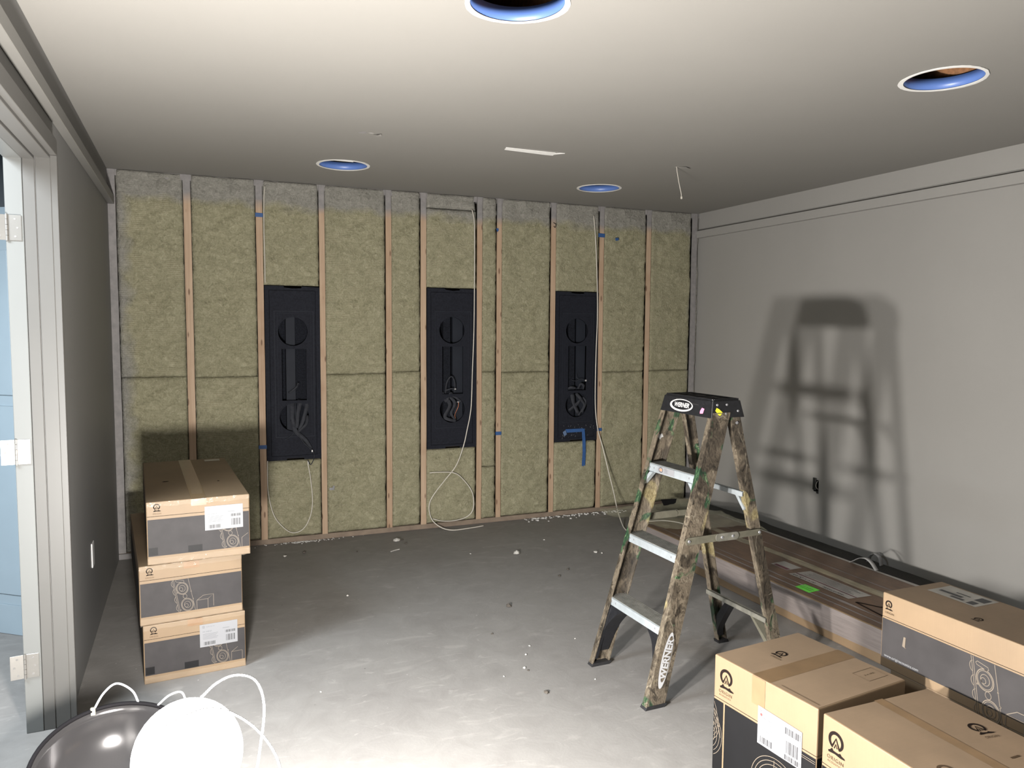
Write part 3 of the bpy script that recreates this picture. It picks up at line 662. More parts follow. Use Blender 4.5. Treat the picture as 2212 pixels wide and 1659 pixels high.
        o = obj('paint_specks', bm, M['wire_tip'], t); o['kind'] = 'stuff'
    return t
enclosure(.457, .816, .574, 1.752, 'leftmost black speaker enclosure, torn cloth strips hanging from its lower opening', 1)
enclosure(1.576, 1.956, .592, 1.765, 'middle black speaker enclosure, a white cable running down its right side', 2)
enclosure(2.609, 2.984, .591, 1.765, 'rightmost black speaker enclosure with blue tape stuck near its bottom', 3)

# ------------------------------------------------------------------ blue tape
def tape_piece(pts2, label, y=D - .0035, mat='tape_blue', group='blue tape marks on the studs'):
    F = Face((0, y, 0), (1, 0, 0), (0, 0, 1)); bm = BM(); a = [bm.verts.new(F.p(p[0], p[1], 0)) for p in pts2]; b_ = [bm.verts.new(F.p(p[0], p[1], -.003)) for p in pts2]; n = len(a)
    bm.faces.new(a); bm.faces.new(b_[::-1])
    for i in range(n): bm.faces.new((a[i], b_[i], b_[(i + 1) % n], a[(i + 1) % n]))
    return tag(centre_origin(obj('tape_mark', bm, M[mat])), label, 'tape', group)
tape_piece([(.408, 2.199), (.456, 2.199), (.456, 2.224), (.408, 2.226)], 'blue tape mark near the top of the stud left of the leftmost enclosure')
tape_piece([(.404, .660), (.456, .658), (.456, .684), (.404, .684)], 'blue tape mark low on the stud left of the leftmost enclosure')
tape_piece([(2.112, .670), (2.160, .670), (2.160, .696), (2.112, .697)], 'blue tape mark on the stud between middle and rightmost enclosures')
tape_piece([(2.974, 2.199), (3.030, 2.198), (3.030, 2.227), (2.974, 2.229)], 'blue tape mark near the top of the stud right of the rightmost enclosure')
tape_piece([(2.988, .662), (3.030, .660), (3.030, .684), (2.988, .686)], 'blue tape mark low on the stud right of the rightmost enclosure')
tape_piece([(2.108, 2.216), (2.126, 2.222), (2.130, 2.205), (2.118, 2.190)], 'small torn blue tape scrap high on the eighth stud', group=None)
tape_piece([(3.118, 2.196), (3.146, 2.200), (3.150, 2.180), (3.122, 2.176)], 'blue chalky scrap on the wool near the top right', D - .018, group=None)
t = empty('tape_strip', 'bent strip of blue tape hanging from the rightmost speaker enclosure', 'tape', (2.69, D - .012, .39))
for nm, pts, mt in (('tape_end', [(2.676, .668), (2.700, .684), (2.712, .650), (2.690, .634)], 'tape_blue_back'), ('taped_run', [(2.700, .690), (2.856, .690), (2.872, .664), (2.712, .662)], 'tape_blue'), ('hanging_tail', [(2.842, .676), (2.866, .690), (2.876, .60), (2.880, .50), (2.876, .388), (2.868, .394), (2.858, .386), (2.846, .392), (2.852, .50), (2.848, .60)], 'tape_blue')):
    bm = BM(); F = Face((0, D - .0135 + (.0 if nm != 'hanging_tail' else -.004), 0), (1, 0, 0), (0, 0, 1)); a = [bm.verts.new(F.p(p[0], p[1], 0)) for p in pts]; bm.faces.new(a)
    o = obj(nm, bm, M[mt], t, world=True); s = o.modifiers.new('s', 'SOLIDIFY'); s.thickness = .0008; s.offset = 0

# ------------------------------------------------------------------ cables
def cable(name, label, paths, r=.0038, group='white speaker cables on the back wall', mat='cable', cat='cable'):
    bm = BM()
    for p in paths: tube(bm, catmull(p, 8), r, 8)
    return tag(centre_origin(obj(name, bm, M[mat], smooth=True)), label, cat, group)
Y = D - .020
cable('speaker_cable', 'thin white cable dropping from the ceiling to the top of the leftmost enclosure',
      [[(.470, D - .010, 2.40), (.463, Y, 2.31), (.460, Y, 2.1), (.462, Y, 1.92), (.462, D - .012, 1.77)]], .0032)
cable('speaker_cable', 'thin white cable loop hanging below the leftmost enclosure',
      [[(.460, D - .012, .57), (.457, Y, .56), (.458, Y, .375), (.490, Y, .213), (.547, Y, .122), (.614, Y, .072), (.685, Y, .092), (.733, Y, .175), (.750, Y, .287), (.737, Y, .45), (.723, Y, .538), (.722, D - .008, .56)]], .0032)
cable('speaker_cable', 'long white cable hanging over the middle enclosure down to the floor',
      [[(1.915, D - .012, 2.34), (1.930, Y, 2.251), (1.933, Y, 2.0), (1.932, Y, 1.713), (1.929, Y, 1.44), (1.919, Y, 1.166), (1.909, Y, .89), (1.877, Y, .718), (1.848, Y, .598), (1.794, Y, .463), (1.711, Y, .364), (1.633, Y, .273), (1.590, Y, .201), (1.587, Y, .132), (1.612, Y - .005, .062), (1.665, D - .075, .018), (1.735, D - .118, .005), (1.86, D - .112, .005), (1.99, D - .085, .005)]])
cable('speaker_cable', 'round coil of white cable below the middle enclosure, near the floor',
      [[(1.592, D - .010, .418), (1.650, Y, .421), (1.776, Y - .004, .408), (1.848, Y, .354), (1.915, Y, .262), (1.933, Y, .172), (1.919, Y, .103), (1.864, Y, .062), (1.776, Y, .048), (1.686, Y, .053), (1.615, Y, .076)]])
cable('speaker_cable', 'white cable hanging beside the rightmost enclosure and running onto the floor',
      [[(2.924, D - .012, 2.36), (2.940, Y, 2.167), (2.957, Y, 1.88), (2.966, Y, 1.59), (2.959, Y, 1.297), (2.956, Y, 1.002), (2.963, Y, .817), (2.986, Y - .004, .668), (3.020, Y - .03, .52), (3.045, D - .10, .34), (3.045, D - .18, .20), (3.010, D - .30, .09), (2.975, D - .42, .025), (2.930, D - .55, .005), (2.90, 4.62, .005), (2.86, 4.50, .03), (2.85, 4.41, .11), (2.852, 4.375, .165), (2.890, 4.368, .1685), (2.968, 4.355, .1685), (3.021, 4.300, .1685), (3.045, 4.240, .1685), (3.05, 4.17, .1685)]], .0042)
o = tag(centre_origin(obj('plastic_tab', prism(BM(), [(.868, D - .006, .345), (.905, D - .008, .345), (.900, D - .008, .352), (.905, D - .008, .372), (.892, D - .008, .376), (.890, D - .008, .362), (.868, D - .006, .362)], (0, -.002, 0)), M['label'])), 'small white tab sticking out beside the fourth stud near the floor', 'tab')
cable('stud_staple', 'small dark wire staple high on the ninth stud', [[(2.582, D, 2.290), (2.585, D - .008, 2.282), (2.594, D - .010, 2.278), (2.598, D - .008, 2.266), (2.590, D - .010, 2.250), (2.582, D - .003, 2.262)]], .0022, None, 'stand', 'staple')

# ------------------------------------------------------------------ ceiling cutouts and scraps
nm = ['nearest ceiling cutout ring, cut by the top edge of the photo', 'ceiling cutout ring nearest the right wall', 'ceiling cutout ring towards the left of the back wall', 'ceiling cutout ring towards the right of the back wall']
for i, (x, y, r) in enumerate(holes):
    t = empty('speaker_cutout', nm[i], 'ceiling cutout', (x, y, H), 0, 'round speaker cutouts in the ceiling')
    me = plate2d(circle2d(0, 0, r - .0015, 64), [circle2d(0, 0, r - .006, 64)], .021); obj('blue_collar', bm_from_mesh(me, Matrix.Translation((0, 0, .022))), M['blue_ring'], t)
    rn = random.Random(i + 3); ph = rn.uniform(0, 6)
    outer = [((r + .009 + .0035 * math.sin(3 * a + ph) + rn.uniform(-.001, .0015)) * math.cos(a), (r + .009 + .0035 * math.sin(3 * a + ph) + rn.uniform(-.001, .0015)) * math.sin(a)) for a in [2 * PI * q / 72 for q in range(72)]]
    inner = [(u * (r - .0065) / math.hypot(u, v), v * (r - .0065) / math.hypot(u, v)) for u, v in outer]
    obj('gypsum_edge', bm_from_mesh(plate2d(outer, [inner], .0015), Matrix.Translation((0, 0, -.0018))), M['drywall_white'], t)
    if i in (0, 2):
        x0 = -.11 if i == 2 else -.135
        bm = BM(); box(bm, x0, x0 + (.16 if i == 2 else .05), -.075 if i == 2 else -.11, -.069 if i == 2 else -.07, .012, .020); box(bm, x0, x0 + (.16 if i == 2 else .02), -.05 if i == 2 else -.07, -.045, .012, .020)
        obj('mounting_tab', bm, M['drywall_white'], t)
t = empty('ceiling_slot', 'long narrow slot with a white flap cut into the ceiling', 'slot', (1.72, 3.84, H))
obj('white_flap', prism(BM(), [(1.562, 3.816, H - .001), (1.856, 3.822, H - .001), (1.862, 3.868, H - .005), (1.80, 3.868, H - .005), (1.566, 3.848, H - .005)], (0, 0, -.003)), M['drywall_white'], t, world=True)
obj('torn_corner', prism(BM(), [(1.864, 3.866, H - .001), (1.908, 3.812, H - .001), (1.880, 3.815, H - .001), (1.860, 3.835, H - .001)], (0, 0, -.003)), M['drywall_white'], t, world=True)
t = empty('ceiling_wire', 'thin white wire dangling from a small ceiling hole, paper flap beside it', 'wire', (2.676, 3.868, H))
bm = BM(); tube(bm, catmull([(2.676, 3.866, H + .012), (2.677, 3.866, 2.42), (2.690, 3.862, 2.35), (2.704, 3.858, 2.29), (2.706, 3.857, 2.268)], 8), .0022, 6); obj('wire_strand', bm, M['cable'], t, smooth=True, world=True)
obj('wire_end', B(2.702, 2.711, 3.853, 3.860, 2.255, 2.270, bev=.001), M['cable'], t, world=True)
obj('paper_flap', prism(BM(), [(2.688, 3.862, H - .001), (2.715, 3.826, H - .004), (2.762, 3.850, H - .006), (2.735, 3.880, H - .004)], (0, 0, -.0015)), M['ceil'], t, world=True)
t = empty('ceiling_patch', 'small rough dark spot of torn ceiling paper above the leftmost bays', 'torn patch', (.83, 3.83, H))
obj('torn_paper', prism(BM(), [(.862, 3.852, H - .001), (.880, 3.822, H - .006), (.892, 3.808, H - .003), (.898, 3.826, H - .008), (.882, 3.856, H - .006)], (0, 0, -.002)), M['ceil'], t, world=True)
obj('dark_smudge', prism(BM(), [(.782, 3.838, H - .0003), (.800, 3.805, H - .0003), (.822, 3.812, H - .0003), (.820, 3.838, H - .0003), (.80, 3.848, H - .0003)], (0, 0, -.0012)), M['stud_grey'], t, world=True)

# ------------------------------------------------------------------ outlets
t = empty('outlet_box', 'open black outlet box low on the right wall, wire loop inside', 'outlet box', (R, 3.961, .372))
bm = BM(); y0, y1, z0, z1 = 3.939, 3.983, .375, .457
box(bm, R + .045, R + .048, y0, y1, z0, z1)
for a in ((R - .001, R + .047, y0, y0 + .002, z0, z1), (R - .001, R + .047, y1 - .002, y1, z0, z1), (R - .001, R + .047, y0, y1, z0, z0 + .002), (R - .001, R + .047, y0, y1, z1 - .002, z1)): box(bm, *a)
obj('box_shell', bm, M['outlet'], t, world=True)
bm = BM(); box(bm, R - .010, R - .001, 3.955, 3.986, .385, .470, bev=.003); box(bm, R - .008, R - .001, 3.935, 3.953, .365, .38, bev=.002); obj('wire_bundle', bm, M['outlet'], t, world=True)
bm = BM(); tube(bm, catmull([(R + .01, 3.950, .452), (R - .008, 3.946, .445), (R - .012, 3.951, .42), (R - .006, 3.947, .40), (R + .01, 3.945, .39)], 8), .0018, 6); obj('wire_loop', bm, M['cable'], t, smooth=True, world=True)
tag(centre_origin(obj('wall_plate', B(L, L + .006, 3.975, 4.045, .352, .467, bev=.002), M['plate'])), 'white blank wall plate low on the left wall, seen edge on', 'wall plate')

# ------------------------------------------------------------------ cartons
def carton(name, label, cx, cy, z, w, d, h, rz, group=None, mat='kraft', bev=.004, top_mat=None):
    t = empty(name, label, 'box', (cx, cy, z), rz, group)
    o = obj('carton_body', B(-w / 2, w / 2, -d / 2, d / 2, 0, h, bev=bev, seg=2), M[mat], t)
    t_ = dict(front=Face((-w / 2, -d / 2, 0), (1, 0, 0), (0, 0, 1)), left=Face((-w / 2, d / 2, 0), (0, -1, 0), (0, 0, 1)), top=Face((-w / 2, -d / 2, h), (1, 0, 0), (0, 1, 0)), right=Face((w / 2, -d / 2, 0), (0, 1, 0), (0, 0, 1)))
    return t, t_
def big_label(t, F, a, b, w, h, model='', hdr=True, e=.0022):
    obj('shipping_label', prism(BM(), [F.p(a, b, e), F.p(a + w, b, e), F.p(a + w, b + h, e), F.p(a, b + h, e)], -F.n * .0008), M['label'], t)
    bm = BM(); logo_bm(bm, F, a + .07 * w, b + .83 * h, h * .11, e + .0004); text_bm(bm, F, 'O R I G I N', h * .07, a + .17 * w, b + .86 * h, e + .0004)
    scribble(bm, F, a + .08 * w, b + .64 * h, w * .26, h * .07, 5, e + .0004)
    for k in range(5): quad(bm, F, a + .08 * w, b + h * (.56 - .055 * k), a + w * (.48 - .03 * (k % 3)), b + h * (.575 - .055 * k), e + .0004)
    quad(bm, F, a + .60 * w, b + .71 * h, a + .78 * w, b + .73 * h, e + .0004); obj('label_text', bm, M['grey_ink'], t)
    for q in ((a + .10 * w, b + .07 * h, w * .30, h * .15, 16), (a + .67 * w, b + .50 * h, w * .27, h * .11, 16), (a + .69 * w, b + .13 * h, w * .24, h * .28, 12)): obj('barcode', barcode(BM(), F, *q, e + .0004), M['bars'], t)

def long_box(label, cx, cy, z, rz, art_u, lab=None, seed=0, topd=False, h=.249):
    w, d = .402, 1.0
    t, F = carton('speaker_carton', label, cx, cy, z, w, d, h, rz, 'speaker cartons stacked by the left wall')
    f = F['front']; zb0, zb1 = .036, h - .073
    obj('printed_panel', quad(BM(), f, .004, zb0, w - .003, zb1, .0009), M['print_grey'], t)
    r = F['right']; obj('side_print', quad(BM(), r, .0, zb0, d - .004, zb1, .0009), M['print_grey'], t)
    l = F['left']; obj('side_print', quad(BM(), l, .004, zb0, d, zb1, .0009), M['print_grey'], t)
    bm = BM(); ribbon(bm, f, [(.002, zb1 + .013), (w - .002, zb1 + .013)], .0014); logo_bm(bm, f, .026, zb1 + .032, .032); obj('brand_mark', bm, M['ink'], t)
    bm = BM(); text_bm(bm, f, 'ORIGIN', .0085, .024, zb1 + .021, space=1.15); obj('brand_text', bm, M['ink_soft'], t)
    bm = BM(); drawing(bm, f, art_u, zb0 - .012, 1.0)
    # keep the drawing inside the face
    kill = [v for v in bm.verts if (v.co.x > w / 2 - .002)]; bmesh.ops.delete(bm, geom=kill, context='VERTS'); obj('line_drawing', bm, M['print_line'], t)
    obj('tape_tab', quad(BM(), f, .17, h - .030, .23, h - .001, .0011), M['kraft_tape_front'], t)
    tp = F['top']; bm = BM(); quad(bm, tp, w / 2 - .03, .0, w / 2 + .028, d, .0009); obj('packing_tape', bm, M['kraft_tape'] if topd else M['kraft_tape_front'], t)
    if topd:
        obj('clear_tape', quad(BM(), tp, w / 2 - .022, .09, w / 2 + .022, .75, .0014), M['clear_tape'], t)
        obj('dark_scuff', poly(BM(), tp, [(.072, .425), (.085, .432), (.104, .428), (.098, .418), (.080, .416)], .0012), M['ink'], t); obj('dark_scuff', cyl(BM(), tp.p(.31, .35, .0), .005, .0012, 'z', 12), M['ink'], t)
        bm = BM(); quad(bm, tp, w / 2 + .095, d - .09, w / 2 + .17, d - .035, .0012); obj('small_label', bm, M['label_dull'], t)
    # clear tape wrapped over the edges
    rn = random.Random(seed)
    for (b0, b1) in ((h - .020, h + .0), (.0, .028)):
        n = 30; bm = BM()
        lo = [bm.verts.new(f.p(.001 + (w - .002) * i / n, b0 + rn.uniform(-.003, .003), .0022 + rn.uniform(0, .0016))) for i in range(n + 1)]
        hi = [bm.verts.new(f.p(.001 + (w - .002) * i / n, b1 + rn.uniform(-.001, .001), .0026 + rn.uniform(0, .0022))) for i in range(n + 1)]
        for i in range(n): bm.faces.new((lo[i], lo[i + 1], hi[i + 1], hi[i]))
        obj('clear_tape', bm, M['clear_tape'], t)
    if seed != 2:
        for (a, b0, ww, hh) in ((.006, .040, .034, .032), (.155, .038, .055, .028)): obj('dark_tape_patch', quad(BM(), f, a, b0, a + ww, b0 + hh, .0013), M['print_black'], t)
    if lab: big_label(t, f, *lab)
    return t
a3 = math.radians(4.6)
def at_front(x, y, w, d, rz):   # centre from front-left corner
    v = Matrix.Rotation(rz, 2) @ Vector((w / 2, d / 2)); return x + v.x, y + v.y
cx, cy = at_front(-.209, 3.405, .402, 1.0, math.radians(5.0)); long_box('bottom carton of the three stacked by the left wall, white label on it', cx, cy, 0.0, math.radians(5.0), .125, (.217, .118, .152, .098, 'D65EX'), 3)
cx, cy = at_front(-.218, 3.400, .402, 1.0, math.radians(5.4)); long_box('middle carton of the three stacked by the left wall, without label', cx, cy, .2515, math.radians(5.4), .0, None, 2)
cx, cy = at_front(-.184, 3.398, .402, 1.0, math.radians(3.6)); long_box('top carton of the three stacked by the left wall, brown taped lid visible', cx, cy, .5035, math.radians(3.6), .150, (.222, .122, .152, .102, 'D65EX'), 5, True, .262)

# box A: tall square carton nearest the ladder
wA, dA, hA = .389, .412, .42; rzA = math.radians(5.5)
t, F = carton('speaker_carton', 'square black and tan carton nearest the ladder with white shipping label', 1.784, 1.8035, 0, wA, dA, hA, rzA)
f = F['left']
obj('printed_panel', quad(BM(), f, .052, .03, dA - .002, .272, .0009), M['print_black'], t)
obj('printed_panel', quad(BM(), f, .002, .03, .045, .272, .0009), M['print_black'], t)
g = F['front']; obj('side_print', quad(BM(), g, .002, .03, wA - .002, .272, .0009), M['print_black'], t)
bm = BM(); ribbon(bm, f, [(.0, .280), (dA, .280)], .0015); ribbon(bm, g, [(.0, .280), (wA, .280)], .0015); logo_bm(bm, f, .026, .318, .068); obj('brand_mark', bm, M['ink'], t)
bm = BM(); text_bm(bm, f, 'ORIGIN', .015, .023, .303, space=1.2); text_bm(bm, f, 'ACOUSTICS', .008, .025, .293, space=1.25); obj('brand_text', bm, M['ink_soft'], t)
bm = BM()
def arcs(bm, F_, cx_, cy_, r0_, n, t0, t1, q=.75, lw=.0016, step=.012, lim=(0, 1, 0, 1)):
    for k in range(n):
        rad = r0_ + k * step
        pts = [(cx_ + rad * q * math.cos(math.radians(t0 + (t1 - t0) * i / 30)), cy_ + rad * math.sin(math.radians(t0 + (t1 - t0) * i / 30))) for i in range(31)]
        pts = [p for p in pts if lim[0] < p[0] < lim[1] and lim[2] < p[1] < lim[3]]
        if len(pts) > 1: ribbon(bm, F_, pts, lw, .0014)
lim = (.003, .044, .035, .270)
arcs(bm, f, -.03, .150, .02, 6, -90, 90, .9, .0016, .012, lim); arcs(bm, f, -.02, .185, .03, 4, -60, 80, .8, .0016, .010, lim)
ribbon(bm, f, [(.004, .262), (.014, .24), (.022, .21), (.030, .185)], .0016, .0014); ribbon(bm, f, [(.004, .235), (.016, .21), (.030, .175), (.036, .15)], .0016, .0014)
lim = (.056, dA - .004, .035, .215)
arcs(bm, f, .27, .10, .05, 5, 30, 190, 1.0, .0018, .012, lim); arcs(bm, f, .33, .07, .03, 5, 0, 180, 1.1, .0018, .016, lim); ribbon(bm, f, [(.262, .19), (.262, .12)], .0018, .0014)
ribbon(bm, f, [(.30, .262), (dA - .003, .262)], .0014, .0014); ribbon(bm, f, [(.30, .256), (dA - .003, .256)], .0014, .0014)
obj('line_drawing', bm, M['print_line'], t)
obj('tape_tab', quad(BM(), f, .165, .330, .218, hA - .002, .0011), M['kraft_tape_front'], t)
tp = F['top']
obj('top_sheet', quad(BM(), tp, .004, .004, wA - .004, dA - .004, .0006), M['kraft_lid'], t)
obj('packing_tape', quad(BM(), tp, .0, .178, wA, .246, .0012), M['kraft_tape'], t)
bm = BM(); logo_bm(bm, tp, .165, .330, .048, .0014, rot=math.radians(-90)); obj('lid_mark', bm, M['ink'], t)
bm = BM(); text_bm(bm, tp, 'ORIGIN', .013, .150, .318, rot=math.radians(-90)); ribbon(bm, tp, [(.28, .045), (.365, .045), (.365, .105), (.28, .105)], .0015, .0014, closed=True); scribble(bm, tp, .300, .072, .040, .009, 6, .0014); ribbon(bm, tp, [(.02, .012), (.02, .15)], .002, .0014); obj('lid_print', bm, M['ink_soft'], t)
obj('shipping_label', prism(BM(), [f.p(.194, .215, .0022), f.p(.362, .213, .0022), f.p(.362, .327, .0022), f.p(.194, .334, .0022)], -f.n * .0008), M['label'], t)
for q in ((.205, .222, .048, .020, 12), (.300, .295, .056, .020, 14), (.306, .238, .044, .038, 12), (.300, .217, .056, .015, 14)): obj('barcode', barcode(BM(), f, *q, .0026), M['bars'], t)
bm = BM(); cyl(bm, f.p(.2075, .310, .0022), .0042, .0006, f.n, 12); obj('red_dot', bm, M['red_ink'], t)
bm = BM(); scribble(bm, f, .205, .299, .045, .008, 4, .0026)
for k in range(4): quad(bm, f, .205, .288 - .008 * k, .262 - .006 * (k % 2), .2895 - .008 * k, .0026)
logo_bm(bm, f, .202, .318, .011, .0026); text_bm(bm, f, 'O R I G I N', .006, .216, .320, .0026); obj('label_text', bm, M['grey_ink'], t)

# box B: carton at the bottom right corner
wB, dB, hB = .403, .62, .42
t, F = carton('speaker_carton', 'tan carton at the bottom right, cut off by the photo frame', 1.608 + wB / 2 - .004, 1.556 - dB / 2, 0, wB, dB, hB, math.radians(-.6))
f = F['left']
obj('printed_panel', quad(BM(), f, .004, .03, dB - .004, .272, .0009), M['print_black'], t)
g2 = F['front']; obj('side_print', quad(BM(), g2, .002, .03, wB - .002, .272, .0009), M['print_black'], t)
bm = BM(); ribbon(bm, f, [(.0, .280), (dB, .280)], .0015); logo_bm(bm, f, .022, .322, .066); obj('brand_mark', bm, M['ink'], t)
bm = BM(); text_bm(bm, f, 'ORIGIN', .015, .020, .305, space=1.2); text_bm(bm, f, 'ACOUSTICS', .008, .022, .295, space=1.25); obj('brand_text', bm, M['ink_soft'], t)
tp = F['top']; obj('top_sheet', quad(BM(), tp, .004, .004, wB - .004, dB - .004, .0006), M['kraft_lid'], t)
obj('packing_tape', quad(BM(), tp, wB / 2 - .012, .0, wB / 2 + .020, dB, .0012), M['kraft_tape'], t)
bm = BM(); logo_bm(bm, tp, .300, dB - .245, .055, .0014, rot=math.radians(-8)); obj('lid_mark', bm, M['ink'], t)
bm = BM(); text_bm(bm, tp, 'ORIGIN', .013, .300, dB - .262, rot=math.radians(-8)); quad(bm, tp, .270, dB - .345, .300, dB - .352, .0014); obj('lid_print', bm, M['ink_soft'], t)
bm = BM(); logo_bm(bm, tp, .05, dB - .355, .05, .0014, rot=math.radians(0)); obj('lid_mark', bm, M['ink_soft'], t)

# box C: long carton on top of another, along the right
wC, dC, hC = .275, 1.0, .251; zC = .370
t, F = carton('speaker_carton', 'long carton with web address, raised behind the two tan cartons', 2.105 + wC / 2, 1.806 - dC / 2, zC, wC, dC, hC, 0)
f = F['left']; z1 = .165
obj('printed_panel', quad(BM(), f, .004, .032, dC - .004, z1, .0009), M['print_grey'], t)
bm = BM(); ribbon(bm, f, [(.0, z1 + .006), (dC, z1 + .006)], .0013); logo_bm(bm, f, .012, .196, .032); obj('brand_mark', bm, M['ink'], t)
bm = BM(); text_bm(bm, f, 'ORIGIN', .0095, .012, .184, space=1.1); obj('brand_text', bm, M['ink_soft'], t)
bm = BM(); drawing(bm, f, .172, -.025, 1.18, .0017); kill = [v for v in bm.verts if v.co.z > z1 - .001]; bmesh.ops.delete(bm, geom=kill, context='VERTS')
obj('line_drawing', bm, M['print_line'], t)
bm = BM(); text_bm(bm, f, 'www.originacoustics.com', .0125, .016, .0385, .0014, .0001); obj('web_address', bm, M['label'], t)
obj('torn_spot', prism(BM(), [f.p(.088, .130, .001), f.p(.096, .130, .001), f.p(.094, .098, .001), f.p(.098, .094, .001), f.p(.084, .098, .001)], f.n * .0015), M['print_line'], t)
tp = F['top']; obj('top_sheet', quad(BM(), tp, .004, .004, wC - .004, dC - .004, .0006), M['kraft_lid'], t)
obj('label_pouch', quad(BM(), tp, .150, dC - .215, .262, dC - .045, .0012), M['label_dull'], t)
bm = BM()
for (a0, b0, a1, b1) in ((.165, .115, .178, .16), (.185, .06, .200, .14), (.215, .10, .222, .15), (.160, .175, .19, .20), (.205, .17, .245, .205)): quad(bm, tp, a0, dC - b1, a1, dC - b0, .0016)
obj('pouch_print', bm, M['bars'], t)
bm = BM(); logo_bm(bm, tp, .045, dC - .275, .032, .0014, rot=math.radians(-90)); obj('lid_mark', bm, M['ink'], t)
t2, F2 = carton('support_carton', 'plain carton underneath the raised long carton', 2.105 + wC / 2 + .004, 1.790 - dC / 2, 0, wC - .006, dC - .04, zC - .0005, 0, mat='kraft')

# ------------------------------------------------------------------ flat carton by the right wall
cx0, cx1, cy0, cy1, ch = 2.800, 3.468, 1.95, 4.400, .160
t = empty('flat_carton', 'long flat brown carton wrapped in film, lying along the right wall', 'box', ((cx0 + cx1) / 2, (cy0 + cy1) / 2, 0))
obj('carton_body', B(cx0, cx1, cy0, cy1, 0, ch, bev=.006, seg=2), M['kraft'], t, world=True)
ft = Face((cx0, cy0, ch), (1, 0, 0), (0, 1, 0)); Lc, Wc = cy1 - cy0, cx1 - cx0
obj('lid_sheet', quad(BM(), ft, .012, .01, Wc - .006, Lc - .006, .0006), M['carton_brown'], t, world=True)
bm = BM()
rn = random.Random(5)
def wob_strip(bm, F_, a, wd, l0, l1, e, am=.006, n=50):
    Ls, Rs = [], []
    for i in range(n + 1):
        y_ = l0 + (l1 - l0) * i / n; k1, k2 = noise.noise((a * 9, y_ * 3, 1)) * am, noise.noise((a * 9, y_ * 3.3, 7)) * am
        Ls.append(bm.verts.new(F_.p(a + k1, y_, e))); Rs.append(bm.verts.new(F_.p(a + wd + k2, y_, e + abs(k2) * .3)))
    for i in range(n): bm.faces.new((Ls[i], Rs[i], Rs[i + 1], Ls[i + 1]))
wob_strip(bm, ft, .345, .060, .02, Lc - .02, .0014, .012)
obj('tape_seam', bm, M['carton_seam'], t, world=True)
bm = BM(); wob_strip(bm, ft, .05, .012, .02, Lc - .02, .0013); wob_strip(bm, ft, .105, .010, .02, Lc - .3, .0013, .01); wob_strip(bm, ft, .47, .008, .3, Lc - .1, .0013, .01); obj('film_creases', bm, M['stretch'], t, world=True)
bm = BM(); wob_strip(bm, ft, Wc - .026, .024, .02, Lc - .02, .0015, .006); obj('pale_edge', bm, M['film_edge'], t, world=True)
ff = Face((cx0, cy1, 0), (0, -1, 0), (0, 0, 1)); bm = BM(); n = 90; lo, hi = [], []
for i in range(n + 1):
    a = Lc * i / n; lo.append(bm.verts.new(ff.p(a, .044 + .012 * noise.noise((a * 2.2, 0, 4)), .0014))); hi.append(bm.verts.new(ff.p(a, ch - .002, .0014)))
for i in range(n): bm.faces.new((lo[i], lo[i + 1], hi[i + 1], hi[i]))
obj('stretch_film', bm, M['stretch'], t, world=True)
fo = Face((0, 0, ch), (1, 0, 0), (0, 1, 0))
obj('paper_label', poly(BM(), fo, [(3.003, 3.207), (3.109, 3.208), (3.109, 3.344), (3.006, 3.339)], .0020), M['film_edge'], t, world=True)
obj('label_bar', poly(BM(), fo, [(3.008, 3.215), (3.034, 3.215), (3.034, 3.325), (3.012, 3.322)], .0024), M['maroon_ink'], t, world=True)
obj('instruction_label', poly(BM(), fo, [(2.967, 2.745), (3.112, 2.735), (3.115, 3.150), (2.970, 3.160)], .0020), M['film_edge'], t, world=True)
bm = BM(); poly(bm, fo, [(3.012, 2.742), (3.020, 2.742), (3.022, 3.155), (3.014, 3.156)], .0026)
obj('red_rule', bm, M['maroon_ink'], t, world=True)
bm = BM()
fr_ = Face((3.0, 3.14, ch), (0, -1, 0), (1, 0, 0))
scribble(bm, Face((2.972, 3.145, ch), (0, -1, 0), (1, 0, 0)), .0, .004, .17, .020, 7, .0026); scribble(bm, Face((2.972, 2.93, ch), (0, -1, 0), (1, 0, 0)), 0, .004, .15, .016, 8, .0026)
for k in range(5): quad(bm, fr_, .03 + .012 * (k % 2), .036 + k * .015, .36 - .03 * (k % 3), .039 + k * .015, .0026)
obj('label_text', bm, M['bars'], t, world=True)
obj('green_label', poly(BM(), fo, [(2.848, 2.885), (2.931, 2.893), (2.926, 2.993), (2.850, 2.984)], .0022), M['green_label'], t, world=True)
bm = BM(); g_ = Face((2.865, 2.975, ch), (0, -1, 0), (1, 0, 0)); scribble(bm, g_, 0, .026, .075, .013, 9, .0026); scribble(bm, g_, 0, .006, .075, .013, 10, .0026); obj('green_label_text', bm, M['dark_green_ink'], t, world=True)
# flap lines near the near end
bm = BM(); poly(bm, fo, [(2.96, 2.70), (2.975, 2.70), (3.03, 2.60), (3.02, 2.595)], .0018); poly(bm, fo, [(3.02, 2.60), (3.03, 2.607), (3.10, 2.56), (3.10, 2.55)], .0018); poly(bm, fo, [(2.96, 2.70), (2.97, 2.70), (2.94, 2.50), (2.93, 2.50)], .0018); obj('flap_crease', bm, M['ink'], t, world=True)

